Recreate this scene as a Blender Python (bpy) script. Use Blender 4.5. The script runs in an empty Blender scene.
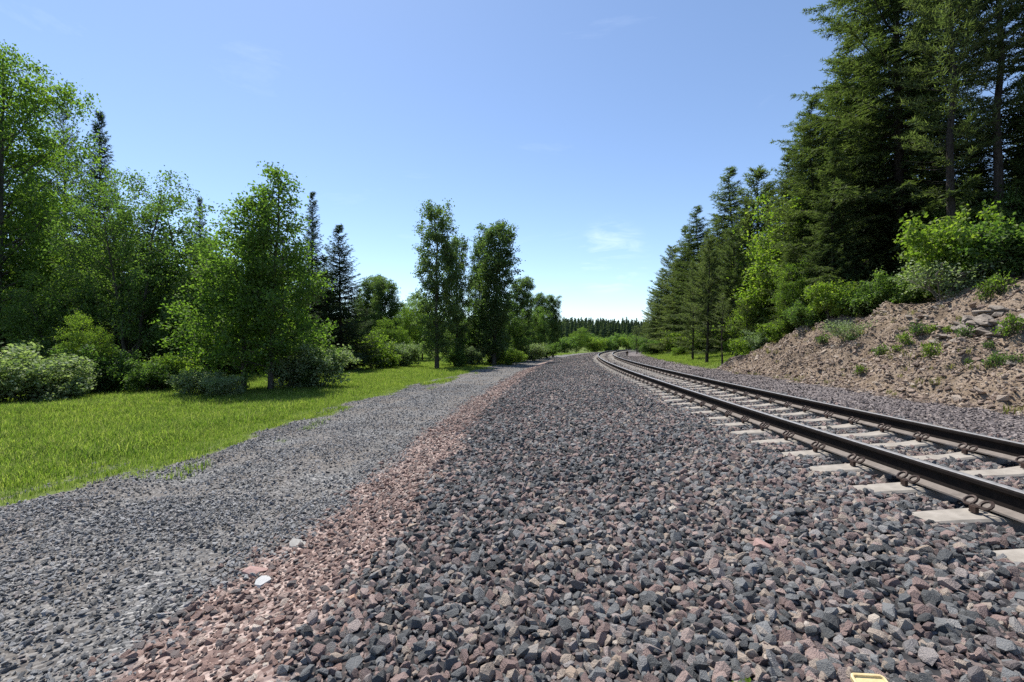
import bpy, bmesh, math, random
import numpy as np
from mathutils import Vector, Matrix, Euler
R_ = math.radians
scene = bpy.context.scene
COL = scene.collection
rng = np.random.default_rng(11)
random.seed(11)

# ------------------------------------------------------------------ camera, sky, sun, exposure
CAM_Z = 1.70
F = 467.0                                   # focal length in pixels of the 1024 wide picture
cam_d = bpy.data.cameras.new('camera')
cam_d.sensor_width = 36.0
cam_d.lens = F / 1024 * 36.0
cam_d.clip_start = 0.05
cam_d.clip_end = 6000
cam = bpy.data.objects.new('camera', cam_d)
COL.objects.link(cam)
cam.location = (0, 0, CAM_Z)
cam.rotation_euler = (R_(90 + 0.53), 0, 0)
scene.camera = cam

SUN_EL, SUN_AZ = 62.0, -36.0                # azimuth from +Y, negative = towards -X (ahead and to the meadow side)
world = bpy.data.worlds.new('World')
scene.world = world
world.use_nodes = True
wt = world.node_tree
wt.nodes.clear()
wo = wt.nodes.new('ShaderNodeOutputWorld')
wb = wt.nodes.new('ShaderNodeBackground')
sky = wt.nodes.new('ShaderNodeTexSky')
sky.sky_type = 'NISHITA'
sky.sun_disc = False
sky.sun_elevation = R_(SUN_EL)
sky.sun_rotation = R_(SUN_AZ)
sky.altitude = 1300
sky.air_density = 1.0
sky.dust_density = 0.65
sky.ozone_density = 2.0
wb.inputs['Strength'].default_value = 0.12
# thin cirrus: stretched noise over the whole sky, a little brighter than the blue
tc = wt.nodes.new('ShaderNodeTexCoord')
mp = wt.nodes.new('ShaderNodeMapping')
mp.inputs['Location'].default_value = (1.7, .35, 2.1)
mp.inputs['Rotation'].default_value = (0.2, 0.35, 0.5)
mp.inputs['Scale'].default_value = (2.2, 5.5, 11.0)
nz = wt.nodes.new('ShaderNodeTexNoise')
nz.inputs['Scale'].default_value = 1.3
nz.inputs['Detail'].default_value = 7
nz.inputs['Roughness'].default_value = 0.62
nz.inputs['Distortion'].default_value = 0.5
rp = wt.nodes.new('ShaderNodeValToRGB')
rp.color_ramp.elements[0].position = 0.60
rp.color_ramp.elements[0].color = (0, 0, 0, 1)
rp.color_ramp.elements[1].position = 0.86
rp.color_ramp.elements[1].color = (0.09, 0.09, 0.09, 1)
mx = wt.nodes.new('ShaderNodeMix')
mx.data_type = 'RGBA'
mx.inputs['B'].default_value = (8.2, 8.8, 9.6, 1)
wt.links.new(tc.outputs['Generated'], mp.inputs['Vector'])
wt.links.new(mp.outputs['Vector'], nz.inputs['Vector'])
wt.links.new(nz.outputs['Fac'], rp.inputs['Fac'])
# one small cirrus wisp low over the end of the valley
nv = wt.nodes.new('ShaderNodeVectorMath'); nv.operation = 'NORMALIZE'
dv_ = wt.nodes.new('ShaderNodeVectorMath'); dv_.operation = 'DOT_PRODUCT'
dv_.inputs[1].default_value = tuple(Vector((98 / 467, 1.0, 88 / 467)).normalized())
wm = wt.nodes.new('ShaderNodeMapRange'); wm.interpolation_type = 'SMOOTHSTEP'
wm.inputs['From Min'].default_value = 0.9958; wm.inputs['From Max'].default_value = 0.9997
wn = wt.nodes.new('ShaderNodeTexNoise')
wn.inputs['Scale'].default_value = 1.0; wn.inputs['Detail'].default_value = 6; wn.inputs['Roughness'].default_value = .6; wn.inputs['Distortion'].default_value = .6
wmap = wt.nodes.new('ShaderNodeMapping'); wmap.inputs['Rotation'].default_value = (0, R_(28), 0); wmap.inputs['Scale'].default_value = (9, 9, 42)
wr = wt.nodes.new('ShaderNodeMapRange'); wr.inputs['From Min'].default_value = .46; wr.inputs['From Max'].default_value = .72
wmul = wt.nodes.new('ShaderNodeMath'); wmul.operation = 'MULTIPLY'
wmax = wt.nodes.new('ShaderNodeMath'); wmax.operation = 'MAXIMUM'
wk = wt.nodes.new('ShaderNodeMath'); wk.operation = 'MULTIPLY'; wk.inputs[1].default_value = .24
wt.links.new(tc.outputs['Generated'], nv.inputs[0]); wt.links.new(nv.outputs[0], dv_.inputs[0])
wt.links.new(dv_.outputs['Value'], wm.inputs['Value'])
wt.links.new(nv.outputs[0], wmap.inputs['Vector']); wt.links.new(wmap.outputs[0], wn.inputs['Vector'])
wt.links.new(wn.outputs['Fac'], wr.inputs['Value'])
wt.links.new(wm.outputs['Result'], wmul.inputs[0]); wt.links.new(wr.outputs['Result'], wmul.inputs[1])
wt.links.new(wmul.outputs[0], wk.inputs[0])
wt.links.new(wk.outputs[0], wmax.inputs[0]); wt.links.new(rp.outputs['Color'], wmax.inputs[1])
wt.links.new(wmax.outputs[0], mx.inputs['Factor'])
wt.links.new(sky.outputs['Color'], mx.inputs['A'])
wt.links.new(mx.outputs['Result'], wb.inputs['Color'])
wt.links.new(wb.outputs['Background'], wo.inputs['Surface'])

sun_d = bpy.data.lights.new('sun', 'SUN')
sun_d.energy = 4.4
sun_d.angle = R_(0.53)
sun_d.color = (1.0, 0.955, 0.88)
sun = bpy.data.objects.new('sun', sun_d)
COL.objects.link(sun)
_sd = Vector((math.sin(R_(SUN_AZ)) * math.cos(R_(SUN_EL)), math.cos(R_(SUN_AZ)) * math.cos(R_(SUN_EL)), math.sin(R_(SUN_EL))))
sun.rotation_euler = _sd.to_track_quat('Z', 'Y').to_euler()
sun.location = (-10, 20, 40)

scene.view_settings.view_transform = 'Standard'
scene.view_settings.look = 'None'
scene.view_settings.exposure = 0.76
scene.view_settings.gamma = 1.0
scene.render.engine = 'CYCLES'
scene.cycles.use_denoising = False
scene.cycles.sample_clamp_indirect = 4.0
scene.cycles.max_bounces = 9
scene.cycles.diffuse_bounces = 5
scene.cycles.transmission_bounces = 7
scene.cycles.glossy_bounces = 2

# ------------------------------------------------------------------ small helpers
def tag(o, label=None, cat=None, group=None, kind=None):
    if label: o['label'] = label
    if cat: o['category'] = cat
    if group: o['group'] = group
    if kind: o['kind'] = kind
    return o

def empty(name, loc=(0, 0, 0), rz=0.0):
    o = bpy.data.objects.new(name, None)
    o.empty_display_size = 0.2
    o.location = loc
    o.rotation_euler = (0, 0, rz)
    COL.objects.link(o)
    return o

def mesh_np(name, verts, tris=None, quads=None, mats=(), mat_idx=None, smooth=False):
    """mesh from numpy arrays"""
    me = bpy.data.meshes.new(name)
    verts = np.asarray(verts, dtype=np.float32).reshape(-1, 3)
    nt = 0 if tris is None else len(tris)
    nq = 0 if quads is None else len(quads)
    loops = np.concatenate([np.asarray(a, dtype=np.int32).ravel() for a in (tris, quads) if a is not None and len(a)])
    me.vertices.add(len(verts))
    me.vertices.foreach_set('co', verts.ravel())
    me.loops.add(len(loops))
    me.loops.foreach_set('vertex_index', loops)
    me.polygons.add(nt + nq)
    starts = np.concatenate([np.arange(nt) * 3, nt * 3 + np.arange(nq) * 4]).astype(np.int32)
    me.polygons.foreach_set('loop_start', starts)
    if mat_idx is not None:
        me.polygons.foreach_set('material_index', np.asarray(mat_idx, dtype=np.int32))
    me.polygons.foreach_set('use_smooth', np.full(nt + nq, smooth))
    for m in mats: me.materials.append(m)
    me.update(calc_edges=True)
    return me

def obj(name, me, parent=None, loc=None):
    o = bpy.data.objects.new(name, me)
    COL.objects.link(o)
    if parent is not None: o.parent = parent
    if loc is not None: o.location = loc
    return o

def copy_tree(o, parent=None):
    c = o.copy()
    COL.objects.link(c)
    if parent is not None: c.parent = parent
    for ch in list(o.children): copy_tree(ch, c)
    return c

def vnoise(x, y, seed=0):
    x = np.asarray(x, dtype=np.float64); y = np.asarray(y, dtype=np.float64)
    xi = np.floor(x).astype(np.int64); yi = np.floor(y).astype(np.int64)
    fx = x - xi; fy = y - yi
    fx = fx * fx * (3 - 2 * fx); fy = fy * fy * (3 - 2 * fy)
    def h(a, b):
        n = (a * 374761393 + b * 668265263 + seed * 982451653) & 0x7fffffff
        n = ((n ^ (n >> 13)) * 1274126177) & 0x7fffffff
        n = (n ^ (n >> 16)) & 0xffff
        return n / 65535.0
    return (h(xi, yi) * (1 - fx) + h(xi + 1, yi) * fx) * (1 - fy) + (h(xi, yi + 1) * (1 - fx) + h(xi + 1, yi + 1) * fx) * fy

def fbm(x, y, seed=0, octv=4):
    t = 0; a = 0.5; n = 0
    for i in range(octv):
        t = t + a * vnoise(x * 2 ** i, y * 2 ** i, seed + i * 17); n += a; a *= 0.5
    return t / n

def sstep(e0, e1, x):
    t = np.clip((x - e0) / (e1 - e0), 0, 1)
    return t * t * (3 - 2 * t)

# ------------------------------------------------------------------ track geometry: straight, then a long curve
TH = R_(3.55)
T0 = np.array([math.sin(TH), math.cos(TH)]); P0 = np.array([math.cos(TH), -math.sin(TH)])
RC, S_ARC, PH_MAX = 343.0, 5.0, 0.40
RAIL_L, RAIL_R = 3.08, 4.59
TRK = 0.5 * (RAIL_L + RAIL_R)
RAIL_TOP = CAM_Z - 0.935
TIE_TOP = RAIL_TOP - 0.195

def to_sa(x, y):
    u = x * T0[0] + y * T0[1]; v = x * P0[0] + y * P0[1]
    du = u - S_ARC; dv = RC - v
    ph = np.arctan2(du, dv); r = np.hypot(du, dv)
    s = np.where(du <= 0, u, S_ARC + RC * ph); a = np.where(du <= 0, v, RC - r)
    ct, st = math.cos(PH_MAX), math.sin(PH_MAX)
    e_s = du * ct - dv * -st * -1.0
    along = du * ct - dv * st
    perp = RC - (du * st + dv * ct)
    far = (du > 0) & (along > 0)
    s = np.where(far, S_ARC + RC * PH_MAX + along, s); a = np.where(far, perp, a)
    return s, a

def to_xy(s, a):
    s = np.asarray(s, dtype=float); a = np.asarray(a, dtype=float)
    ph = np.clip((s - S_ARC) / RC, 0, PH_MAX)
    r = RC - a
    u = np.where(s <= S_ARC, s, S_ARC + r * np.sin(ph))
    v = np.where(s <= S_ARC, a, RC - r * np.cos(ph))
    ex = np.clip(s - S_ARC - RC * PH_MAX, 0, None)
    u = u + ex * math.cos(PH_MAX); v = v + ex * math.sin(PH_MAX)
    return u * T0[0] + v * P0[0], u * T0[1] + v * P0[1]

def heading(s):
    return TH + float(np.clip((s - S_ARC) / RC, 0, PH_MAX))

PA = [-200, -60, -22, -12, -8, -6.2, -5, -3.4, -2.1, -1.75, -1.2, 0, 1.5, 2.3, 2.55, 3.25, 4.4, 5.15, 5.35, 6.1, 6.8, 8.8, 30]
PZ = [-1.3, -1.6, -1.95, -1.88, -1.82, -1.76, -1.71, -1.69, -1.66, -1.6, -1.47, -1.34, -1.24, -1.19, -1.19, -1.215, -1.215, -1.19, -1.19, -1.30, -1.33, -1.27, -1.22]
BS = [-60, 0, 8, 13, 16.6, 21.5, 24, 27, 30]
BR = [4.2, 4.1, 3.65, 3.2, 2.85, 2.2, 1.35, 0.45, 0]
TOE = 8.8
def bank_top(s):
    rise = np.interp(s, BS, BR)
    return rise, TOE + rise / 0.72

def terrain(x, y, detail=True):
    x = np.asarray(x, dtype=float); y = np.asarray(y, dtype=float)
    s, a = to_sa(x, y)
    z = CAM_Z + np.interp(a, PA, PZ)
    rise, at = bank_top(s)
    wob = (fbm(s * 0.35, a * 0.35, 3) - 0.5) * 1.3
    d = a - TOE + wob * sstep(TOE - 0.5, TOE + 1.5, a) * (rise > 0.2)
    bank = np.minimum(rise, np.clip(d, 0, None) * 0.72)
    # round the foot and the brow
    bank = np.where((d > 0) & (d < 0.8), bank * (0.45 + 0.55 * d / 0.8), bank)
    hillstart = at + np.interp(s, [22, 32, 60, 90], [0.2, 5.5, 7.0, 7.0])
    hill = np.clip(a - hillstart, 0, None) * 0.27
    hill = 24 * (1 - np.exp(-hill / 24))
    hill = hill * np.interp(s, [95, 190], [1, 0.3])
    z = z + bank + hill + .17 * np.clip(a - 9.4, 0, 5.5) * sstep(28, 34, s) * (1 - sstep(95, 150, s))
    z = z + sstep(140, 330, y) * 10.0 + sstep(400, 1500, np.hypot(x, y)) * 20
    if detail:
        inb = sstep(0.0, 0.5, d) * sstep(30, 25, s) * (1 - sstep(0.3, 2.0, a - at))
        z = z + inb * ((fbm(s * 1.1, a * 0.5, 5) - 0.5) * 0.55 + (fbm(s * 3.3, a * 2.2, 9) - 0.5) * 0.30 + (np.abs(vnoise(s * 1.9, a * 1.1, 21) - 0.5)) * -0.30 - 0.35 * np.clip(.5 - np.abs(fbm(s * 1.5 + a * .12, a * .16, 23) - .5) * 6, 0, .5))
        z = z + sstep(-4.5, -8, a) * (fbm(x * 0.22, y * 0.22, 7) - 0.5) * 0.30
        z = z + (1 - sstep(-6, -6.8, a)) * (1 - sstep(2.2, 2.6, a)) * (fbm(s * 0.5, a * 1.1, 31) - 0.5) * 0.07
        # ruts of the service road
        for ra in (-2.75, -4.55):
            z = z - 0.035 * np.exp(-((a - ra) / 0.28) ** 2)
        z = z + sstep(6.0, 7.0, a) * (1 - sstep(8.5, 9.2, a)) * (fbm(x * 0.8, y * 0.8, 13) - 0.5) * 0.10
    return z

def gz(x, y): return float(terrain(np.array([x]), np.array([y]))[0])

def grass_edge(s):                          # where the meadow begins, an uneven line
    return -5.75 + (fbm(s * 0.45, s * 0 + 3.3, 41) - 0.5) * 1.3 + (vnoise(s * 2.1, s * 0 + 8.1, 43) - 0.5) * 0.35
def weights(x, y):
    """how much of each ground cover: grass, road, ballast, red, shoulder, bank, forest"""
    s, a = to_sa(x, y)
    rise, at = bank_top(s)
    n = (fbm(x * 1.6, y * 1.6, 51) - 0.5)
    ge = grass_edge(s)
    aa = a + n * 0.55
    grass_l = 1 - sstep(ge - 0.15, ge + 0.2, aa)
    # a ragged strip of grass tufts on the road's edge
    tuft = .85 * sstep(0.50, 0.68, fbm(s * 0.42, a * 2.2, 61)) * sstep(-5.9, -5.5, a) * (1 - sstep(-4.9, -4.6, a)) * sstep(5, 6.5, s)
    bare = sstep(0.40, 0.56, fbm(s * 0.55 + 7, a * 1.1, 63)) * sstep(-7.2, -6.8, a) * (1 - sstep(-6.2, -5.9, a)) * (1 - sstep(6, 8, s))
    grass_l = np.clip(np.maximum(grass_l, tuft) - bare, 0, 1)
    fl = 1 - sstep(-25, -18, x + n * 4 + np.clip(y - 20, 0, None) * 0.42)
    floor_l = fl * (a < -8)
    aa2 = a + n * 0.35
    n9 = (fbm(x * .8 + 9, y * .45, 53) - 0.5) * .9 + (vnoise(x * 5, y * 3, 57) - .5) * .3
    rl, rr_ = -2.12 + n9 * .5, -1.17 + n9 * .55 + np.clip(3.5 - s, 0, 3) * .07
    red = sstep(rl - .38, rl + .32, aa2) * (1 - sstep(rr_ - .32, rr_ + .38, aa2))
    bal = sstep(rr_ - .32, rr_ + .38, aa2) * (1 - sstep(6.2, 6.6, a + n * 0.4))
    road = np.maximum(sstep(ge - 0.15, ge + 0.2, aa), bare) * (1 - sstep(rl - .38, rl + .32, aa2)) * (1 - np.clip(grass_l, 0, 1))
    rightside = sstep(6.2, 6.6, a + n * 0.4)
    bank = rightside * sstep(TOE - 0.35, TOE + 0.15, a + n * 0.9) * sstep(27.5, 24.5, s + n * 3)
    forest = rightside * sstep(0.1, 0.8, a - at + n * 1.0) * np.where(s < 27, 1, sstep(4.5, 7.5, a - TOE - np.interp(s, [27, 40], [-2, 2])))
    grass_r = rightside * sstep(25.5, 28, s + n * 3) * sstep(TOE - 0.5, TOE + 0.3, a + n * 1.2)
    bank = bank * (1 - forest)
    grass_r = grass_r * (1 - forest)
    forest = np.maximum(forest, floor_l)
    grass = np.clip(np.maximum(grass_l * (1 - floor_l), grass_r), 0, 1)
    sh = np.clip(rightside - bank - forest * (a > 0) - grass_r, 0, 1)
    return grass, road, bal, red, sh, bank, forest

# ------------------------------------------------------------------ materials
def newmat(name):
    m = bpy.data.materials.new(name)
    m.use_nodes = True
    nt = m.node_tree
    nt.nodes.clear()
    out = nt.nodes.new('ShaderNodeOutputMaterial')
    return m, nt, out
def N(nt, t, **kw):
    n = nt.nodes.new(t)
    for k, v in kw.items():
        if k in n.inputs: n.inputs[k].default_value = v
        else: setattr(n, k, v)
    return n
def L(nt, a, b): nt.links.new(a, b)
def ramp(nt, fac, stops, interp='LINEAR'):
    r = nt.nodes.new('ShaderNodeValToRGB')
    cr = r.color_ramp
    cr.interpolation = interp
    while len(cr.elements) < len(stops): cr.elements.new(0.5)
    for e, (p, c) in zip(cr.elements, stops):
        e.position = p; e.color = (*c, 1) if len(c) == 3 else c
    L(nt, fac, r.inputs['Fac'])
    return r.outputs['Color']
def mixc(nt, fac, a, b, blend='MIX'):
    m = nt.nodes.new('ShaderNodeMix'); m.data_type = 'RGBA'; m.blend_type = blend
    for sock, v in ((m.inputs['Factor'], fac), (m.inputs['A'], a), (m.inputs['B'], b)):
        if isinstance(v, (int, float)): sock.default_value = v
        elif isinstance(v, tuple): sock.default_value = (*v, 1) if len(v) == 3 else v
        else: L(nt, v, sock)
    return m.outputs['Result']
def noise(nt, vec, scale, detail=4, rough=0.55):
    n = N(nt, 'ShaderNodeTexNoise')
    n.inputs['Scale'].default_value = scale; n.inputs['Detail'].default_value = detail; n.inputs['Roughness'].default_value = rough
    if vec is not None: L(nt, vec, n.inputs['Vector'])
    return n.outputs['Fac']
def bump(nt, h, strength, dist):
    b = N(nt, 'ShaderNodeBump'); b.inputs['Strength'].default_value = strength; b.inputs['Distance'].default_value = dist
    L(nt, h, b.inputs['Height'])
    return b.outputs['Normal']
def math_(nt, op, a, b=None, clamp=False):
    m = nt.nodes.new('ShaderNodeMath'); m.operation = op; m.use_clamp = clamp
    for sock, v in ((m.inputs[0], a), (m.inputs[1], b)):
        if v is None: continue
        if isinstance(v, (int, float)): sock.default_value = v
        else: L(nt, v, sock)
    return m.outputs[0]
def principled(nt, out, col, rough=0.9, normal=None, spec=0.3, metal=0.0):
    p = N(nt, 'ShaderNodeBsdfPrincipled')
    if isinstance(col, tuple): p.inputs['Base Color'].default_value = (*col, 1)
    else: L(nt, col, p.inputs['Base Color'])
    if isinstance(rough, (int, float)): p.inputs['Roughness'].default_value = rough
    else: L(nt, rough, p.inputs['Roughness'])
    p.inputs['Specular IOR Level'].default_value = spec
    p.inputs['Metallic'].default_value = metal
    if normal is not None: L(nt, normal, p.inputs['Normal'])
    L(nt, p.outputs['BSDF'], out.inputs['Surface'])
    return p

def ground_material():
    m, nt, out = newmat('ground_cover')
    geo = N(nt, 'ShaderNodeNewGeometry'); pos = geo.outputs['Position']
    w1 = N(nt, 'ShaderNodeAttribute', attribute_name='cover_a'); s1 = N(nt, 'ShaderNodeSeparateColor'); L(nt, w1.outputs['Color'], s1.inputs['Color'])
    w2 = N(nt, 'ShaderNodeAttribute', attribute_name='cover_b'); s2 = N(nt, 'ShaderNodeSeparateColor'); L(nt, w2.outputs['Color'], s2.inputs['Color'])
    grass, road, bal = s1.outputs; red, bank, forest = s2.outputs
    n1 = noise(nt, pos, 0.9, 5); n2 = noise(nt, pos, 9, 4); n3 = noise(nt, pos, 55, 2)
    def edge(w):
        t = math_(nt, 'ADD', w, math_(nt, 'MULTIPLY', math_(nt, 'SUBTRACT', n2, 0.5), 0.9))
        mr = N(nt, 'ShaderNodeMapRange'); mr.inputs['From Min'].default_value = 0.35; mr.inputs['From Max'].default_value = 0.65
        L(nt, t, mr.inputs['Value']); return mr.outputs['Result']
    def cells(scale, cols):
        v = N(nt, 'ShaderNodeTexVoronoi'); v.inputs['Scale'].default_value = scale; L(nt, pos, v.inputs['Vector'])
        sp = N(nt, 'ShaderNodeSeparateColor'); L(nt, v.outputs['Color'], sp.inputs['Color'])
        return ramp(nt, sp.outputs[0], cols), v.outputs['Distance']
    c_sh, d0 = cells(26, [(0, (.055, .05, .052)), (.4, (.12, .105, .105)), (.75, (.19, .165, .16)), (1, (.32, .28, .26))])
    c_road, d1 = cells(44, [(0, (.05, .05, .051)), (.45, (.115, .114, .112)), (.8, (.20, .196, .19)), (1, (.32, .31, .295))])
    c_road = mixc(nt, ramp(nt, n1, [(.42, (0, 0, 0)), (.62, (.7, .7, .7))]), c_road, (.15, .128, .108))
    c_bal, d2 = cells(24, [(0, (.018, .018, .02)), (.5, (.045, .044, .046)), (.8, (.09, .072, .068)), (1, (.16, .13, .12))])
    c_red, d3 = cells(30, [(0, (.11, .07, .06)), (.5, (.24, .18, .16)), (1, (.42, .33, .29))])
    c_bank = mixc(nt, n1, (.122, .092, .063), (.205, .15, .103))
    c_bank = mixc(nt, ramp(nt, noise(nt, pos, 3.5, 6, .7), [(.42, (0, 0, 0)), (.60, (1, 1, 1))]), c_bank, (.27, .21, .158))
    c_bank = mixc(nt, ramp(nt, noise(nt, pos, 22, 3, .6), [(.36, (.8, .8, .8)), (.5, (0, 0, 0))]), c_bank, (.06, .046, .036))
    c_grass = mixc(nt, n1, (.08, .125, .024), (.135, .17, .042))
    c_grass = mixc(nt, ramp(nt, n3, [(.35, (0, 0, 0)), (.65, (1, 1, 1))]), c_grass, (.10, .125, .035))
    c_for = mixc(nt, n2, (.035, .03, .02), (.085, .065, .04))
    col = c_sh
    col = mixc(nt, edge(road), col, c_road)
    col = mixc(nt, edge(red), col, c_red)
    col = mixc(nt, edge(bal), col, c_bal)
    col = mixc(nt, edge(bank), col, c_bank)
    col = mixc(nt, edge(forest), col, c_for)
    col = mixc(nt, edge(grass), col, c_grass)
    h = math_(nt, 'ADD', math_(nt, 'MULTIPLY', d2, 0.6), math_(nt, 'MULTIPLY', n2, 0.8))
    principled(nt, out, col, 0.95, bump(nt, h, 0.7, 0.04), spec=0.12)
    return m

def stone_material(name, stops, dust=(.32, .29, .265), dust_amt=0.4):
    m, nt, out = newmat(name)
    at = N(nt, 'ShaderNodeAttribute', attribute_type='INSTANCER', attribute_name='tone')
    oi = N(nt, 'ShaderNodeTexCoord')
    nz_ = noise(nt, oi.outputs['Object'], 3.0, 5, .65)
    nf = noise(nt, oi.outputs['Object'], 14.0, 3, .7)
    c = ramp(nt, at.outputs['Fac'], stops)
    c = mixc(nt, math_(nt, 'MULTIPLY', nz_, 0.55), c, mixc(nt, 1.0, c, (1.6, 1.5, 1.45), 'MULTIPLY'))
    geo = N(nt, 'ShaderNodeNewGeometry')
    c = mixc(nt, ramp(nt, nf, [(.5, (0, 0, 0)), (.75, (dust_amt,) * 3)]), c, dust)
    principled(nt, out, c, 0.68, bump(nt, math_(nt, 'ADD', nz_, nf), 0.6, 0.14), spec=0.38)
    return m

def leaf_material(name, c0, c1, c2, trans=0.38, gloss=0.05, tip=None):
    m, nt, out = newmat(name)
    geo = N(nt, 'ShaderNodeNewGeometry')
    n1 = noise(nt, geo.outputs['Position'], 0.55, 3)
    rnd = geo.outputs['Random Per Island']
    oi = N(nt, 'ShaderNodeObjectInfo')
    c = ramp(nt, rnd, [(0, c0), (.55, c1), (1, c2)])
    v = math_(nt, 'ADD', math_(nt, 'MULTIPLY', n1, 0.8), math_(nt, 'MULTIPLY', oi.outputs['Random'], 0.35))
    c = mixc(nt, 1.0, c, ramp(nt, v, [(.25, (.72, .78, .7)), (.8, (1.3, 1.2, 1.05))]), 'MULTIPLY')
    d = N(nt, 'ShaderNodeBsdfDiffuse'); L(nt, c, d.inputs['Color'])
    t = N(nt, 'ShaderNodeBsdfTranslucent'); L(nt, mixc(nt, 1.0, c, (1.5, 1.8, .8), 'MULTIPLY'), t.inputs['Color'])
    g = N(nt, 'ShaderNodeBsdfGlossy'); g.inputs['Roughness'].default_value = 0.6; g.inputs['Color'].default_value = (.9, .95, .9, 1)
    ms = N(nt, 'ShaderNodeMixShader'); ms.inputs[0].default_value = trans; L(nt, d.outputs[0], ms.inputs[1]); L(nt, t.outputs[0], ms.inputs[2])
    m2 = N(nt, 'ShaderNodeMixShader'); m2.inputs[0].default_value = gloss * .4; L(nt, ms.outputs[0], m2.inputs[1]); L(nt, g.outputs[0], m2.inputs[2])
    L(nt, m2.outputs[0], out.inputs['Surface'])
    return m

def bark_material(name, a, b):
    m, nt, out = newmat(name)
    tc_ = N(nt, 'ShaderNodeTexCoord'); mp_ = N(nt, 'ShaderNodeMapping'); mp_.inputs['Scale'].default_value = (9, 9, 1.6)
    L(nt, tc_.outputs['Object'], mp_.inputs['Vector'])
    n1 = noise(nt, mp_.outputs['Vector'], 2.2, 6, .7)
    principled(nt, out, mixc(nt, ramp(nt, n1, [(.35, (0, 0, 0)), (.65, (1, 1, 1))]), a, b), .92, bump(nt, n1, .8, .04), spec=.15)
    return m

def plain(name, c0, c1, scale, rough=.85, spec=.3, metal=0., bstr=.3, bdist=.01, detail=5):
    m, nt, out = newmat(name)
    tc_ = N(nt, 'ShaderNodeTexCoord')
    n1 = noise(nt, tc_.outputs['Object'], scale, detail, .65)
    principled(nt, out, mixc(nt, ramp(nt, n1, [(.32, (0, 0, 0)), (.68, (1, 1, 1))]), c0, c1), rough, bump(nt, n1, bstr, bdist), spec, metal)
    return m

M_GROUND = ground_material()
M_BAL = stone_material('crushed_ballast_rock', [(0, (.032, .035, .037)), (.2, (.092, .098, .10)), (.42, (.20, .207, .208)), (.54, (.125, .09, .083)), (.66, (.215, .150, .134)), (.78, (.32, .24, .212)), (.88, (.25, .25, .245)), (.95, (.36, .28, .21)), (1, (.50, .45, .39))])
M_RED = stone_material('red_crushed_rock', [(0, (.07, .068, .07)), (.18, (.13, .115, .11)), (.4, (.19, .125, .105)), (.65, (.265, .172, .142)), (.87, (.37, .285, .24)), (1, (.50, .44, .38))])
M_ROAD = stone_material('grey_road_gravel', [(0, (.09, .093, .094)), (.3, (.21, .214, .214)), (.7, (.35, .352, .348)), (.85, (.28, .245, .228)), (1, (.46, .45, .42))])
M_SHO = stone_material('brownish_gravel', [(0, (.05, .045, .048)), (.45, (.11, .092, .092)), (.8, (.19, .155, .145)), (1, (.36, .31, .27))])
M_SCREE = stone_material('tan_scree_rock', [(0, (.085, .062, .048)), (.4, (.20, .142, .108)), (.75, (.32, .25, .195)), (1, (.47, .40, .32))])
M_PALE = plain('pale_quartz_rock', (.33, .335, .335), (.47, .465, .45), 9, .8)
M_TANROCK = plain('pale_tan_rock', (.24, .225, .205), (.34, .325, .30), 9, .85)
M_PINKROCK = plain('pink_rock', (.24, .15, .135), (.36, .24, .21), 9, .8)
M_ORANGEROCK = plain('orange_brown_rock', (.32, .19, .13), (.42, .28, .21), 9, .85)
M_LEDGE = plain('weathered_ledge_rock', (.12, .10, .085), (.29, .25, .21), 3.2, .92, .15, 0, .9, .06, 7)
M_CONC = plain('weathered_concrete', (.21, .188, .16), (.335, .302, .262), 7, .9, .2, 0, .35, .006, 8)
M_RUST = plain('dark_rusted_rail_side', (.008, .0065, .006), (.018, .013, .011), 14, .9, .12, 0, .4, .004)
M_FOOT = plain('dusty_rail_foot', (.13, .112, .098), (.20, .172, .152), 10, .85, .25, 0, .3, .004)
M_HEAD = plain('worn_rail_head', (.20, .195, .19), (.34, .33, .325), 18, .5, .5, .35, .1, .002)
M_CLIP = plain('rusty_spring_steel', (.022, .014, .011), (.06, .035, .025), 30, .65, .4, .2)
M_YEL = plain('pale_yellow_plastic', (.55, .42, .20), (.70, .56, .30), 25, .55, .4)
M_BARK_D = bark_material('dark_conifer_bark', (.022, .018, .015), (.075, .06, .05))
M_BARK_L = bark_material('grey_broadleaf_bark', (.04, .036, .03), (.13, .115, .095))
M_BARK_DEAD = bark_material('bare_twig_bark', (.10, .085, .075), (.2, .175, .155))
M_LEAF_YEL = leaf_material('yellow_green_leaf', (.065, .11, .024), (.10, .165, .036), (.17, .235, .065), .56, .05)
M_LEAF_MID = leaf_material('mid_green_leaf', (.056, .10, .03), (.088, .145, .042), (.145, .20, .07), .55, .05)
M_LEAF_DRK = leaf_material('dark_poplar_leaf', (.055, .09, .036), (.083, .126, .05), (.14, .18, .09), .52, .05)
M_LEAF_PALE = leaf_material('pale_willow_leaf', (.10, .14, .07), (.16, .21, .115), (.32, .37, .26), .38, .05)
M_LEAF_LIME = leaf_material('bright_bush_leaf', (.075, .125, .02), (.12, .18, .032), (.20, .25, .055), .55, .05)
M_FIR = leaf_material('fir_needle', (.05, .07, .031), (.077, .102, .045), (.13, .155, .068), .42, .04)
M_SPRUCE = leaf_material('dark_spruce_needle', (.032, .05, .032), (.052, .076, .046), (.085, .11, .066), .32, .04)
M_PINE = leaf_material('grey_green_pine_needle', (.06, .08, .042), (.09, .115, .058), (.15, .175, .09), .42, .04)
M_GRASS = leaf_material('meadow_grass_blade', (.098, .152, .034), (.15, .208, .05), (.34, .345, .16), .45, .0)
M_DRYG = leaf_material('dull_bank_grass', (.09, .11, .04), (.15, .15, .06), (.26, .22, .11), .4, 0)
M_FARF = leaf_material('far_conifer_foliage', (.036, .054, .036), (.052, .074, .046), (.075, .095, .055), .25, .0)

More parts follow.
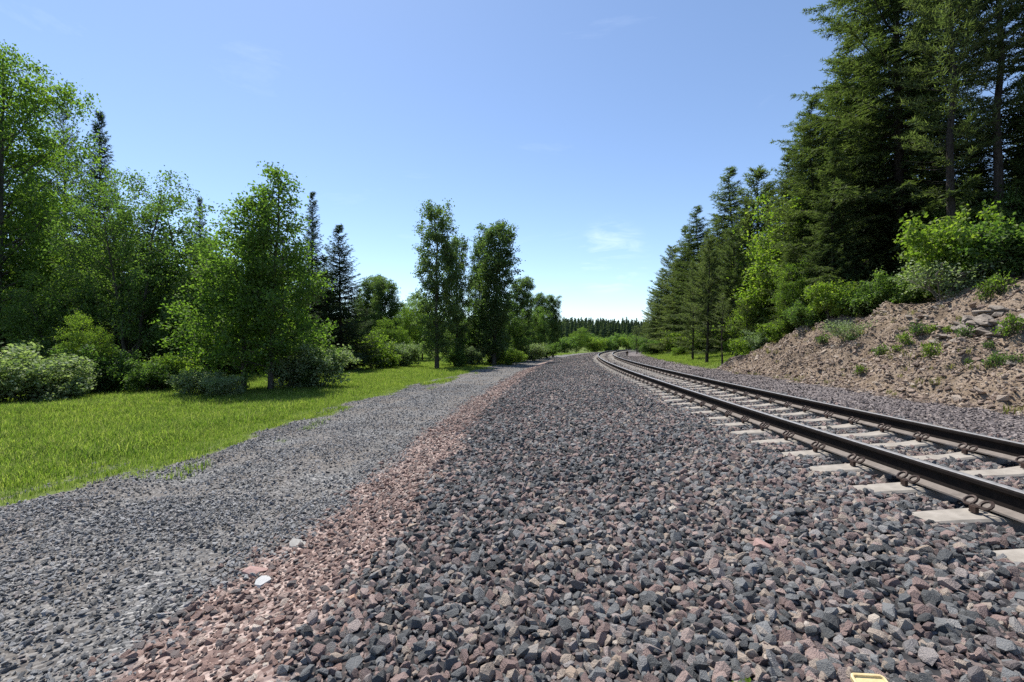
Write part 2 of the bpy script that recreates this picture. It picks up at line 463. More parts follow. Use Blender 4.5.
# ------------------------------------------------------------------ the ground, one sheet cut into its covers
def axis(lo, hi, d, grow, end):
    xs = list(np.arange(lo, hi + 1e-6, d))
    st, x = d, hi
    up = []
    while x < end: st = min(st * grow, 60); x += st; up.append(x)
    st, x = d, lo
    dn = []
    while x > -end: st = min(st * grow, 60); x -= st; dn.append(x)
    return np.array(dn[::-1] + xs + up)
gx = axis(-9, 15.5, 0.12, 1.06, 1800)
gy = axis(0.0, 22, 0.12, 1.035, 2200)
gy = gy[gy > -400]
GX, GY = np.meshgrid(gx, gy)
nx, ny = len(gx), len(gy)
vx, vy = GX.ravel(), GY.ravel()
vz = terrain(vx, vy)
W = np.stack(weights(vx, vy), 1)
ii = (np.arange(ny - 1)[:, None] * nx + np.arange(nx - 1)[None, :]).ravel()
Q = np.stack([ii, ii + 1, ii + nx + 1, ii + nx], 1)
fw = W[Q].mean(1)
zone = fw.argmax(1)
zones = ['meadow_ground', 'gravel_road', 'ballast_bed', 'red_gravel_strip', 'gravel_shoulder', 'rocky_bank', 'forest_floor']
ZL = {'meadow_ground': 'bright green meadow ground beside the gravel road', 'gravel_road': 'grey gravel service road running beside the track',
      'ballast_bed': 'sloping bed of dark crushed ballast carrying the railway track', 'red_gravel_strip': 'narrow strip of reddish gravel between road and ballast',
      'gravel_shoulder': 'brownish gravel shoulder between the track and the cut bank', 'rocky_bank': 'eroded bank of pinkish tan earth and broken rock below the forest',
      'forest_floor': 'shaded brown forest floor under the trees'}
GOBJ = {}
co = np.stack([vx, vy, vz], 1)
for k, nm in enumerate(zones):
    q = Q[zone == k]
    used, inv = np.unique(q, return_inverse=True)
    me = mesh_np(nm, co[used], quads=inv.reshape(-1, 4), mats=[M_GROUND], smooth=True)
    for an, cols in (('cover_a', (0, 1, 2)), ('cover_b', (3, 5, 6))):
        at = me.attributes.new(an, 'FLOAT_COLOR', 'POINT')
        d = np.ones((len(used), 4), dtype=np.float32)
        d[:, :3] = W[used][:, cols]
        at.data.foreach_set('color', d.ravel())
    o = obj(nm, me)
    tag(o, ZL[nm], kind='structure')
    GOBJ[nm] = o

# ------------------------------------------------------------------ stones
def hull_stone(seed, n=13, flat=0.7, long=1.25, name='stone', mat=None):
    r = np.random.default_rng(seed)
    p = r.normal(size=(n, 3)); p /= np.linalg.norm(p, axis=1)[:, None]
    p *= r.uniform(0.82, 1.1, (n, 1)) * 0.5
    p *= np.array([long, 1.0, flat])
    bm = bmesh.new()
    vs = [bm.verts.new(v) for v in p]
    res = bmesh.ops.convex_hull(bm, input=vs)
    bmesh.ops.delete(bm, geom=[v for v in bm.verts if not v.link_faces], context='VERTS')
    bmesh.ops.recalc_face_normals(bm, faces=bm.faces)
    me = bpy.data.meshes.new(name)
    bm.to_mesh(me); bm.free()
    if mat: me.materials.append(mat)
    return me
def stone_set(base, count, mat, seed, flat=(.55, .85), name='stone', n=(11, 17)):
    r = random.Random(seed)
    return [hull_stone(seed * 100 + i, r.randint(*n), r.uniform(*flat), r.uniform(1.05, 1.55), name, mat) for i in range(count)]

def scatter(name, pts, rot, scl, idx, tone, sources, label, kind='stuff', parent=None):
    """one stuff object: geometry-node instances of the source meshes on given points"""
    me = bpy.data.meshes.new(name)
    n = len(pts)
    me.vertices.add(n)
    me.vertices.foreach_set('co', np.asarray(pts, dtype=np.float32).ravel())
    for an, ty, key, arr in (('rot', 'FLOAT_VECTOR', 'vector', rot), ('scl', 'FLOAT_VECTOR', 'vector', scl)):
        at = me.attributes.new(an, ty, 'POINT'); at.data.foreach_set(key, np.asarray(arr, dtype=np.float32).ravel())
    at = me.attributes.new('idx', 'INT', 'POINT'); at.data.foreach_set('value', np.asarray(idx, dtype=np.int32))
    at = me.attributes.new('tone', 'FLOAT', 'POINT'); at.data.foreach_set('value', np.asarray(tone, dtype=np.float32))
    o = obj(name, me, parent)
    g = bpy.data.node_groups.new(name + '_nodes', 'GeometryNodeTree')
    g.interface.new_socket('Geometry', in_out='INPUT', socket_type='NodeSocketGeometry')
    g.interface.new_socket('Geometry', in_out='OUTPUT', socket_type='NodeSocketGeometry')
    gi = g.nodes.new('NodeGroupInput'); go = g.nodes.new('NodeGroupOutput')
    jn = g.nodes.new('GeometryNodeJoinGeometry')
    srcs = []
    for k, sm in enumerate(sources):
        so = bpy.data.objects.new(name + '_source', sm)       # never linked to the scene
        on = g.nodes.new('GeometryNodeObjectInfo'); on.inputs['Object'].default_value = so; on.inputs['As Instance'].default_value = False
        ti = g.nodes.new('GeometryNodeGeometryToInstance')
        g.links.new(on.outputs['Geometry'], ti.inputs[0])
        srcs.append(ti.outputs[0])
    for s_ in reversed(srcs): g.links.new(s_, jn.inputs[0])
    ip = g.nodes.new('GeometryNodeInstanceOnPoints')
    def attr(nm, ty):
        a_ = g.nodes.new('GeometryNodeInputNamedAttribute'); a_.data_type = ty; a_.inputs['Name'].default_value = nm
        return a_.outputs['Attribute']
    g.links.new(gi.outputs[0], ip.inputs['Points'])
    g.links.new(jn.outputs[0], ip.inputs['Instance'])
    ip.inputs['Pick Instance'].default_value = True
    g.links.new(attr('idx', 'INT'), ip.inputs['Instance Index'])
    er = g.nodes.new('FunctionNodeEulerToRotation')
    g.links.new(attr('rot', 'FLOAT_VECTOR'), er.inputs[0])
    g.links.new(er.outputs[0], ip.inputs['Rotation'])
    g.links.new(attr('scl', 'FLOAT_VECTOR'), ip.inputs['Scale'])
    g.links.new(ip.outputs[0], go.inputs[0])
    md = o.modifiers.new('scatter', 'NODES'); md.node_group = g
    tag(o, label, kind=kind)
    return o

def jgrid(s0, s1, a0, a1, d, jit=0.5):
    S, A = np.meshgrid(np.arange(s0, s1, d), np.arange(a0, a1, d))
    S = S.ravel() + rng.uniform(-jit, jit, S.size) * d; A = A.ravel() + rng.uniform(-jit, jit, A.size) * d
    x, y = to_xy(S, A)
    return S, A, x, y
def in_view(x, y, size=0.0):
    return (y > 0.75) & (np.abs(x) < (y * 1.096 + 1.0) * 1.05)

def pick_parts(x, y, z, size, count):
    """indices of those that show largest in the picture"""
    u = 512 + F * x / y; v = 345 - F * (z - CAM_Z) / y
    vis = (u > -4) & (u < 1028) & (v < 690)
    px = np.where(vis, size / y, 0)
    return np.argsort(-px)[:count]

def lay(zone_name, bands, keep, size_rng, lift, tone_fn, sources, part_name, n_parts, stuff_name, stuff_label, skew=1.6, tilt=0.5):
    xs, ys, zs, sz, ss, aa = [], [], [], [], [], []
    for (s0, s1, a0, a1, d, szk) in bands:
        S, A, x, y = jgrid(s0, s1, a0, a1, d)
        k = in_view(x, y) & keep(S, A, x, y)
        S, A, x, y = S[k], A[k], x[k], y[k]
        size = (size_rng[0] + (size_rng[1] - size_rng[0]) * rng.random(len(x)) ** skew) * szk
        z = terrain(x, y) + rng.uniform(lift[0], lift[1], len(x)) * size
        if part_name == 'ballast_stone':
            z = z + .018 * sstep(2.35, 2.6, A) * (1 - sstep(5.05, 5.3, A)) * (tie_phase(S) > .11)
        xs.append(x); ys.append(y); zs.append(z); sz.append(size); ss.append(S); aa.append(A)
    x, y, z, size, S, A = [np.concatenate(t) for t in (xs, ys, zs, sz, ss, aa)]
    n = len(x)
    rot = np.stack([rng.normal(0, tilt, n), rng.normal(0, tilt, n), rng.uniform(0, 6.283, n)], 1)
    scl = size[:, None] * rng.uniform(0.85, 1.15, (n, 3))
    idx = rng.integers(0, len(sources), n)
    tone = np.clip(tone_fn(S, A, x, y, rng.random(n)), 0, 1)
    pt = np.stack([x, y, z], 1)
    chosen = pick_parts(x, y, z, size, n_parts) if n_parts else np.array([], dtype=int)
    root = GOBJ[zone_name]
    for i in chosen:
        o = bpy.data.objects.new(part_name, sources[idx[i]])
        o.location = pt[i]; o.rotation_euler = rot[i]; o.scale = scl[i]
        o['tone'] = float(tone[i])
        o.parent = root
        COL.objects.link(o)
    m = np.ones(n, bool); m[chosen] = False
    scatter(stuff_name, pt[m], rot[m], scl[m], idx[m], tone[m], sources, stuff_label)
    return n

TIE_S0, TIE_D = 0.30, 0.61
def tie_phase(S): return np.abs(((S - TIE_S0) / TIE_D + 0.5) % 1 - 0.5) * TIE_D
def keep_ballast(S, A, x, y):
    tie = (A > TRK - 1.30) & (A < TRK + 1.30) & (tie_phase(S) < 0.135)
    rail = (np.abs(A - RAIL_L) < 0.10) | (np.abs(A - RAIL_R) < 0.10)
    w = weights(x, y)
    spill = (rng.random(len(x)) < .035) | ((tie_phase(S) > .105) & (rng.random(len(x)) < .4)) | ((np.abs(A - TRK) < .3) & (rng.random(len(x)) < .15)) | ((A < TRK - 1.2) & (rng.random(len(x)) < .35))
    spill = spill & (rng.random(len(x)) < np.where(y < 6, .42, .12))
    return (w[2] + rng.uniform(-.45, .45, len(x)) > 0.5) & (~tie | spill) & ~rail
def tone_ballast(S, A, x, y, r):
    # darker rock along the left edge, more of the purple and pink towards the track and the near end
    n_ = fbm(x * 0.9, y * 0.5, 71)
    t = r ** 1.15 * 0.98 + (n_ - 0.5) * 0.45 + np.clip((A - 0.1) * 0.09, -0.2, 0.05) + np.clip(3.4 - y, 0, 2) * 0.09 - .04
    return np.where(rng.random(len(r)) < 0.02, rng.uniform(.9, 1, len(r)), np.clip(t, 0, .93))
bal_src = stone_set('b', 16, M_BAL, 5, (.6, .95), 'ballast_stone', (15, 22))
lay('ballast_bed', [(0.3, 9, -1.6, 6.6, .036, 1.0), (0.3, 7, -1.4, 3.0, .085, 1.12), (1, 16, 2.4, 5.25, .042, 1.0), (1, 9, 2.4, 5.25, .06, 1.0), (9, 18, -1.6, 6.6, .047, 1.0), (18, 34, -1.6, 6.6, .065, 1.05), (34, 75, -1.6, 6.6, .115, 1.25)],
    keep_ballast, (.026, .074), (-.12, .42), tone_ballast, bal_src, 'ballast_stone', 300, 'ballast_gravel', 'dark grey and purple crushed ballast stones covering the track bed', 2.1, .6)
road_src = stone_set('r', 12, M_ROAD, 6, (.5, .8), 'gravel_stone', (9, 13))
def keep_road(S, A, x, y):
    w = weights(x, y); return (w[1] + rng.uniform(-.4, .4, len(x)) > 0.5) & (rng.random(len(x)) < np.where(fbm(x * 1.1, y * 1.1, 77) > .60, .6, .98) * (1 - .45 * np.exp(-((A + 2.75) / .25) ** 2) - .45 * np.exp(-((A + 4.55) / .25) ** 2)))
lay('gravel_road', [(0.6, 5, -7.4, -1.5, .0225, 1.), (5, 10, -7.4, -1.5, .034, 1.), (10, 20, -7.4, -1.5, .052, 1.15), (20, 44, -7.2, -1.7, .11, 1.4)],
    keep_road, (.015, .048), (-.05, .45), lambda S, A, x, y, r: r ** 1.2 * .9 + (fbm(x * .7, y * .7, 79) - .5) * .4, road_src, 'gravel_stone', 220, 'road_gravel', 'loose blue grey gravel lying on the service road', 2.3, .45)
red_src = stone_set('d', 12, M_RED, 7, (.55, .9), 'red_stone', (11, 16))
def keep_red(S, A, x, y):
    w = weights(x, y); return (w[3] + rng.uniform(-.5, .5, len(x)) > 0.5)
lay('red_gravel_strip', [(0.5, 6, -2.6, -0.8, .034, 1.), (6, 14, -2.6, -0.8, .044, 1.1), (14, 34, -2.6, -0.8, .075, 1.4)],
    keep_red, (.02, .062), (-.15, .35), lambda S, A, x, y, r: .1 + r * .85 + (fbm(x * .9, y * .9, 83) - .5) * .4, red_src, 'red_stone', 180, 'red_gravel', 'loose pinkish red gravel along the foot of the ballast', 2.0, .35)
sho_src = stone_set('h', 8, M_SHO, 8, (.45, .75), 'shoulder_stone', (9, 12))
def keep_sho(S, A, x, y):
    w = weights(x, y); return (w[4] + rng.uniform(-.3, .3, len(x)) > 0.5)
lay('gravel_shoulder', [(3, 12, 6.2, 10, .06, 1.), (12, 26, 6.2, 10, .085, 1.15), (26, 60, 6.2, 9.5, .15, 1.5)],
    keep_sho, (.025, .075), (-.15, .3), lambda S, A, x, y, r: r, sho_src, 'shoulder_stone', 0, 'shoulder_gravel', 'brownish purple gravel scattered along the shoulder beyond the rails', 2.0, .4)
scree_src = stone_set('c', 10, M_SCREE, 9, (.4, .7), 'scree_stone', (9, 13))
def keep_scree(S, A, x, y):
    w = weights(x, y)
    low = np.clip(1.25 - (A - TOE) * .22, .30, 1)
    cl = sstep(.35, .6, fbm(S * .9, A * .9, 87))
    return (w[5] + rng.uniform(-.3, .3, len(x)) > 0.45) & (rng.random(len(x)) < low * (.65 + .35 * cl))
lay('rocky_bank', [(4, 28, 8.3, 15, .043, .85), (4, 28, 8.3, 15, .11, 1.15), (4, 28, 8.4, 15, .24, 1.8), (6, 20, 8.6, 14, .6, 3.0)],
    keep_scree, (.028, .13), (-.15, .35), lambda S, A, x, y, r: r ** .8 * .97, scree_src, 'scree_stone', 60, 'scree_rubble', 'loose tan and pinkish rock rubble on the cut bank', 3.2, .4)

# ------------------------------------------------------------------ the railway track
track = tag(empty('railway_track', (0, 0, 0)), 'single curving railway track on concrete sleepers with dark rusty rails', 'railway track')
PROF = [(-.075, 0), (.075, 0), (.075, .012), (.045, .019), (.014, .034), (.010, .06), (.010, .115), (.018, .128), (.036, .138), (.037, .158), (.030, .170), (.018, .1745), (-.018, .1745), (-.030, .170), (-.037, .158), (-.036, .138), (-.018, .128), (-.010, .115), (-.010, .06), (-.014, .034), (-.045, .019), (-.075, .012)]
def make_rail(off):
    ss = np.concatenate([np.arange(-5, 60, .8), np.arange(60, 128, 1.6)])
    V = []
    for (px, pz) in PROF:
        x, y = to_xy(ss, np.full(len(ss), off + px))
        V.append(np.stack([x, y, np.full(len(ss), RAIL_TOP - .1745 + pz)], 1))
    V = np.stack(V, 1)                       # n, m, 3
    n, m = V.shape[:2]
    q, mi = [], []
    for j in range(m):
        j2 = (j + 1) % m
        i = np.arange(n - 1)
        q.append(np.stack([i * m + j, i * m + j2, (i + 1) * m + j2, (i + 1) * m + j], 1)[:, ::-1])
        slot = 2 if 10 <= j <= 12 else (1 if j in (2, 3, 19, 20, 1, 21) else 0)
        mi.append(np.full(n - 1, slot))
    me = mesh_np('rail', V.reshape(-1, 3), quads=np.concatenate(q), mats=[M_RUST, M_FOOT, M_HEAD], mat_idx=np.concatenate(mi))
    return obj('rail', me, track)
make_rail(RAIL_L); make_rail(RAIL_R)
def sleeper_mesh():
    xs = [-1.30, -1.285, -1.05, -.86, -.64, -.45, 0, .45, .64, .86, 1.05, 1.285, 1.30]
    tz = [-.06, -.036, -.014, 0, 0, -.03, -.058, -.03, 0, 0, -.014, -.036, -.06]
    tw = [.09, .10, .105, .11, .11, .10, .092, .10, .11, .11, .105, .10, .09]
    V = []
    for x, z, w in zip(xs, tz, tw):
        V += [(x, -w - .03, -.22), (x, -w - .004, z - .016), (x, -w + .012, z), (x, w - .012, z), (x, w + .004, z - .016), (x, w + .03, -.22)]
    f = []
    m = 6
    for i in range(len(xs) - 1):
        for j in range(m):
            j2 = (j + 1) % m
            f.append([i * m + j, (i + 1) * m + j, (i + 1) * m + j2, i * m + j2])
    me = bpy.data.meshes.new('sleeper')
    e = (len(xs) - 1) * m
    me.from_pydata(V, [], f + [[5, 4, 3, 2, 1, 0][::-1], [e + k for k in (5, 4, 3, 2, 1, 0)]])
    me.update()
    me.materials.append(M_CONC)
    return me
def tube(path, radii, ns=6, cap=True):
    path = np.asarray(path, float)
    n = len(path)
    if np.isscalar(radii): radii = np.full(n, radii)
    tg = np.gradient(path, axis=0)
    tg /= np.maximum(np.linalg.norm(tg, axis=1)[:, None], 1e-9)
    ref = np.array([0, 0, 1.0]) if abs(tg[0][2]) < .9 else np.array([1.0, 0, 0])
    V = []
    u = np.cross(tg[0], ref); u /= np.linalg.norm(u)
    an = np.arange(ns) / ns * 2 * math.pi
    for i in range(n):
        u = u - tg[i] * np.dot(u, tg[i]); u /= max(np.linalg.norm(u), 1e-9)
        w = np.cross(tg[i], u)
        V.append(path[i] + radii[i] * (np.cos(an)[:, None] * u + np.sin(an)[:, None] * w))
    V = np.concatenate(V)
    q = []
    for i in range(n - 1):
        j = np.arange(ns); j2 = (j + 1) % ns
        q.append(np.stack([i * ns + j, i * ns + j2, (i + 1) * ns + j2, (i + 1) * ns + j], 1))
    return V, np.concatenate(q)
class Acc:
    def __init__(self): self.v = []; self.q = []; self.n = 0
    def add(self, V, q): self.v.append(V); self.q.append(q + self.n); self.n += len(V)
    def mesh(self, name, mat, smooth=True): return mesh_np(name, np.concatenate(self.v), quads=np.concatenate(self.q), mats=[mat], smooth=smooth)
def clip_mesh():
    # a bent spring clip: the centre leg runs along the rail, the rod loops back over the rail foot
    a = Acc()
    ca, sa = math.cos(R_(42)), math.sin(R_(42))
    p = []
    for sg in (1, -1):
        c = []
        for k in range(11):
            an = R_(-70 + k * 30)
            u, w_ = .036 * math.cos(an), .036 * math.sin(an)
            c.append((.072 - w_ * ca, sg * (.058 + u), .046 + w_ * sa))
        p.append(c)
    path = p[0][::-1] + [(.085, .012, .026), (.085, -.012, .026)] + p[1]
    a.add(*tube(path, .0105, 5))
    V = np.array([(x, y, z) for x in (.088, .112) for y in (-.024, .024) for z in (-.02, .022)], float)
    a.add(V, np.array([[0, 1, 3, 2], [4, 6, 7, 5], [0, 4, 5, 1], [2, 3, 7, 6], [1, 5, 7, 3], [0, 2, 6, 4]]))
    return a.mesh('rail_clip', M_CLIP, False)
SLM, CLM = sleeper_mesh(), clip_mesh()
rr = random.Random(3)
for k in range(190):
    s = TIE_S0 + TIE_D * k
    if s < 0.2 or s > 116: continue
    x, y = to_xy(s, TRK)
    o = obj('sleeper', SLM, track)
    o.location = (float(x) + rr.uniform(-.008, .008), float(y), TIE_TOP + rr.uniform(-.004, .004))
    o.rotation_euler = (0, 0, -heading(s) + rr.uniform(-.006, .006))
    if s < 42:
        for ra in (-.755, .755):
            for sd in (-1, 1):
                c = obj('rail_clip', CLM, o)
                c.location = (ra + sd * .062, 0, .022)
                c.rotation_euler = (0, 0, 0 if sd > 0 else math.pi)

# ------------------------------------------------------------------ foliage builders
def leaves_mesh(pos, nrm_bias, size, r, elong=1.5):
    n = len(pos)
    nr = r.normal(size=(n, 3)); nr[:, 2] += nrm_bias
    nr /= np.linalg.norm(nr, axis=1)[:, None]
    d = r.normal(size=(n, 3)); d[:, 2] -= .25
    d -= nr * (d * nr).sum(1)[:, None]; d /= np.maximum(np.linalg.norm(d, axis=1)[:, None], 1e-6)
    w = np.cross(nr, d)
    sz = size * r.uniform(.65, 1.3, (n, 1))
    a = pos - d * sz * .5 * elong; b = pos + w * sz * .5 + nr * sz * .12; c = pos + d * sz * .5 * elong; e = pos - w * sz * .5 + nr * sz * .12
    V = np.stack([a, b, c, e], 1).reshape(-1, 3)
    q = np.arange(4 * n).reshape(-1, 4)
    return V, q

def broadleaf(seed, H, R, cb=.15, n1=26, leaf=.09, nleaf=16000, shape='oval', tr=.13, up=.55, clump=.2, stems=1, spread=.35, mat=None, bark=None, k2=5, skirt=False):
    """a tapered trunk (or several stems) with limbs, and a crown of many single leaves in clumps -> (wood mesh, crown mesh)"""
    r = np.random.default_rng(seed)
    wood = Acc(); pts = []; wts = []
    for st in range(stems):
        az0 = r.uniform(0, 6.28); hs = H * (1 if st == 0 else r.uniform(.72, .95))
        ln = spread * R * (0 if stems == 1 else 1)
        nseg = 9
        t = np.linspace(0, 1, nseg)
        wob = np.cumsum(r.normal(0, .018 * hs, (nseg, 2)), 0) * .5
        base = np.array([math.cos(az0), math.sin(az0)]) * (.10 * R if stems > 1 else 0)
        tp = np.stack([base[0] + wob[:, 0] * t + math.cos(az0) * ln * t ** 1.3, base[1] + wob[:, 1] * t + math.sin(az0) * ln * t ** 1.3, t * hs * .97], 1)
        tp[0, 2] = -.25
        rad = tr * (1 - t * .93) ** .85 * (1.0 if stems == 1 else .75); rad[0] *= 1.35
        wood.add(*tube(tp, rad, 8))
        m1 = max(6, n1 // stems)
        for i in range(m1):
            f = (i + r.uniform(0, 1)) / m1
            tt = cb + (0.98 - cb) * f
            if shape == 'oval': env = math.sin(math.pi * min(1, .16 + .84 * f) ** .9) ** .55
            elif shape == 'cone': env = (1 - f) ** .75 * .95 + .12
            elif shape == 'column': env = .55 + .45 * math.sin(math.pi * f ** .8) if f < .8 else .75 * (1 - f) / .2 * .9 + .25
            else: env = (1 - f * .55)
            az = i * 2.4 + r.uniform(-.5, .5)
            Lb = R * env * r.uniform(.65, 1.12)
            p0 = np.array([np.interp(tt, t, tp[:, k]) for k in range(3)])
            ue = up * r.uniform(.6, 1.3) + .25 * f
            Lb = min(Lb, max(.2, (H * 1.01 - p0[2]) / (ue + .2) * 1.15))
            u_ = np.linspace(0, 1, 5)
            dirh = np.array([math.cos(az), math.sin(az), 0])
            bp = p0 + dirh * (Lb * u_)[:, None] * .95 + np.array([0, 0, 1.0]) * (Lb * (ue * u_ + .18 * u_ ** 2 * (1 if up > .3 else -1)))[:, None] + np.cumsum(r.normal(0, .035 * Lb, (5, 3)), 0) * u_[:, None]
            bp[:, 2] = np.minimum(bp[:, 2], H * 1.0)
            br = max(.012, tr * .32 * (1 - tt * .7)) * (1 - u_ * .85)
            wood.add(*tube(bp, br, 5))
            kk = max(3, int(k2 * (Lb / R + .5)))
            for j in range(kk):
                g = .28 + .72 * (j + r.uniform(0, 1)) / kk
                q0 = np.array([np.interp(g, u_, bp[:, k]) for k in range(3)])
                dv = dirh * .6 + r.normal(0, .75, 3); dv[2] += .25 * up
                dv /= np.linalg.norm(dv)
                l2 = Lb * .38 * r.uniform(.5, 1.2) + .15
                q1 = q0 + dv * l2
                q1[2] = max(q1[2], .15 if skirt else .3)
                if j % 2 == 0: wood.add(*tube(np.stack([q0, (q0 + q1) / 2 + r.normal(0, .03, 3), q1]), np.array([.012, .008, .004]), 3))
                for h in (.35, .7, 1.0):
                    pts.append(q0 + (q1 - q0) * h); wts.append(r.uniform(.25, 1.2) * l2)
    pts = np.array(pts); wts = np.array(wts); wts /= wts.sum()
    pick = r.choice(len(pts), nleaf, p=wts)
    pos = pts[pick] + r.normal(0, clump, (nleaf, 3)) * np.array([1, 1, .8])
    pos[:, 2] = np.clip(pos[:, 2], .05 + r.random(nleaf) * .2, None)
    V, q = leaves_mesh(pos, .95, leaf, r)
    return wood.mesh('trunk', bark or M_BARK_L), mesh_np('crown', V, quads=q, mats=[mat])

def conifer(seed, H, R, cb=.06, whorl=.30, per=6, needle=.11, nw=.035, twig_d=.13, droop=.25, mat=None, tr=.16, kind='fir', thin=1.0, lean=0.0, power=.85, bare=.0):
    """straight tapered trunk, whorled boughs with side twigs carrying needle sprays -> (trunk mesh, crown mesh)"""
    r = np.random.default_rng(seed)
    wood = Acc()
    t = np.linspace(0, 1, 9)
    off = np.cumsum(r.normal(0, .004 * H, (9, 2)), 0)
    tp = np.stack([off[:, 0] + lean * H * t ** 1.2, off[:, 1], t * H], 1); tp[0, 2] = -.4
    rad = tr * (1 - t * .96); rad[0] *= 1.3
    wood.add(*tube(tp, rad, 8))
    P, D, Ln = [], [], []
    z = cb * H
    k = 0
    while z < H * .985:
        f = (z / H - cb) / (1 - cb)
        for b in range(per if f < .85 else max(3, per - 2)):
            if r.random() > thin: continue
            az = k * .9 + b * 6.283 / per + r.uniform(-.4, .4)
            prof = (1 - f) ** power
            if kind == 'pine': prof = min(1, .35 + f * 1.6) * (1 - f) ** .6
            Lb = max(.12, R * prof * r.uniform(.62, 1.12))
            p0 = np.array([np.interp(z / H, t, tp[:, 0]), np.interp(z / H, t, tp[:, 1]), z + r.uniform(-.5, .5) * whorl])
            e1 = (.55 if kind == 'pine' else .38) * f + (.15 if kind == 'pine' else -.02) - droop * (1 - f) + r.uniform(-.2, .2)
            e2 = .22 if kind != 'fir' else .10
            u_ = np.linspace(0, 1, 5)
            dh = np.array([math.cos(az), math.sin(az), 0])
            bp = p0 + dh * (Lb * u_)[:, None] + np.array([0, 0, 1.]) * (Lb * (e1 * u_ + e2 * u_ ** 2 - .12 * np.sin(u_ * 3.14) * droop))[:, None]
            wood.add(*tube(bp, np.linspace(max(.008, .02 * Lb / 1.5), .003, 5), 3))
            if bare and f < bare and r.random() < .75: continue
            nt_ = max(3, int(Lb / twig_d))
            g = np.linspace(.12 if kind != 'pine' else .35, 1, nt_) + r.uniform(-.03, .03, nt_)
            g = np.clip(g, .05, 1)
            q0 = np.stack([np.interp(g, u_, bp[:, c]) for c in range(3)], 1)
            fw_ = np.gradient(bp, axis=0)[np.clip((g * 4).astype(int), 0, 4)]
            fw_ /= np.linalg.norm(fw_, axis=1)[:, None]
            sd = np.cross(fw_, [0, 0, 1.]); sd /= np.maximum(np.linalg.norm(sd, axis=1)[:, None], 1e-6)
            for sgn in (-1, 1, 0):
                if sgn == 0 and kind != 'pine' and r.random() > .5: continue
                d = fw_ * (.75 if sgn else 1.0) + sd * sgn * .8 + r.normal(0, .18, fw_.shape)
                d[:, 2] += (-.22 if kind != 'pine' else .35) + (0.25 if sgn == 0 else 0)
                d /= np.linalg.norm(d, axis=1)[:, None]
                ln = np.clip(.42 * Lb * (1.05 - g), .10, .75) * r.uniform(.7, 1.25, len(g))
                if kind == 'pine': ln = np.clip(ln, .12, .4)
                P.append(q0); D.append(d); Ln.append(ln)
        z += whorl * (1.15 - .55 * f) * r.uniform(.8, 1.2); k += 1
    P = np.concatenate(P); D = np.concatenate(D); Ln = np.concatenate(Ln)
    step = needle * .62
    cnt = np.maximum(2, (Ln / step).astype(int) + 1)
    ti = np.repeat(np.arange(len(P)), cnt)
    loc = np.concatenate([np.linspace(.08, 1, c) for c in cnt])
    base = P[ti] + D[ti] * (Ln[ti] * loc)[:, None]
    base[:, 2] -= .15 * (Ln[ti] * loc) ** 2
    n = len(base)
    V = []
    for sgn in (-1, 1):
        sv = np.cross(D[ti], r.normal(0, .45, (n, 3)) + np.array([0, 0, 1.])); sv /= np.maximum(np.linalg.norm(sv, axis=1)[:, None], 1e-6)
        dd = D[ti] * r.uniform(.5, 1.1, (n, 1)) + sv * sgn * r.uniform(.35, .9, (n, 1)); dd[:, 2] += r.normal(0, .22, n)
        dd /= np.linalg.norm(dd, axis=1)[:, None]
        ww = np.cross(dd, r.normal(size=(n, 3)) * .5 + np.array([0, 0, 1.])); ww /= np.maximum(np.linalg.norm(ww, axis=1)[:, None], 1e-6)
        l = needle * r.uniform(.7, 1.4, (n, 1))
        V.append(np.stack([base - ww * nw * .5, base + ww * nw * .5, base + dd * l], 1))
    V = np.concatenate(V).reshape(-1, 3)
    return wood.mesh('trunk', M_BARK_D), mesh_np('crown', V, tris=np.arange(len(V)).reshape(-1, 3), mats=[mat])

# model meshes (built once, shared by the copies): name -> (trunk, crown, height, crown material is fixed)
MODEL = {}
def model(k, H, meshes): MODEL[k] = (meshes[0], meshes[1], H)
model('cottonwood_big', 13.0, broadleaf(1, 13.0, 3.9, .06, 58, .085, 62000, 'oval', .22, .45, .19, mat=M_LEAF_YEL, k2=7, skirt=True))
model('willow_broad', 9.4, broadleaf(2, 9.4, 3.1, .06, 76, .072, 50000, 'dome', .14, .5, .17, 4, .62, M_LEAF_MID, k2=6, skirt=True))
model('aspen_tall', 9.2, broadleaf(3, 9.2, 2.1, .09, 62, .08, 20000, 'cone', .10, .38, .15, mat=M_LEAF_YEL, k2=6, skirt=True))
model('aspen_round', 8.4, broadleaf(4, 8.4, 2.0, .10, 56, .08, 18500, 'cone', .10, .38, .15, mat=M_LEAF_YEL, k2=6, skirt=True))
model('poplar_open', 12.8, broadleaf(5, 12.8, 1.75, .05, 70, .10, 24000, 'column', .15, .8, .17, mat=M_LEAF_DRK, k2=5))
model('poplar_full', 12.6, broadleaf(6, 12.6, 1.85, .04, 80, .105, 33000, 'column', .17, .9, .19, mat=M_LEAF_DRK, k2=6))
model('maple_loose', 8.0, broadleaf(7, 8.0, 2.1, .08, 40, .085, 20000, 'oval', .11, .5, .18, 2, .5, M_LEAF_MID, k2=6, skirt=True))
model('maple_light', 8.0, broadleaf(17, 8.0, 2.2, .08, 42, .085, 19000, 'oval', .11, .45, .19, 2, .5, M_LEAF_LIME, k2=6, skirt=True))
model('fir_big', 24.0, conifer(21, 24.0, 5.8, .10, .50, 7, .17, .052, .14, .32, M_FIR, .27, 'fir', .95, power=.42))
model('fir_mid', 15.0, conifer(22, 15.0, 3.2, .05, .31, 7, .17, .05, .16, .26, M_FIR, .17, 'fir', .97, power=.75))
model('spruce_tall', 16.0, conifer(23, 16.0, 2.7, .04, .32, 7, .19, .055, .17, .32, M_SPRUCE, .18, 'spruce', .97, power=.8))
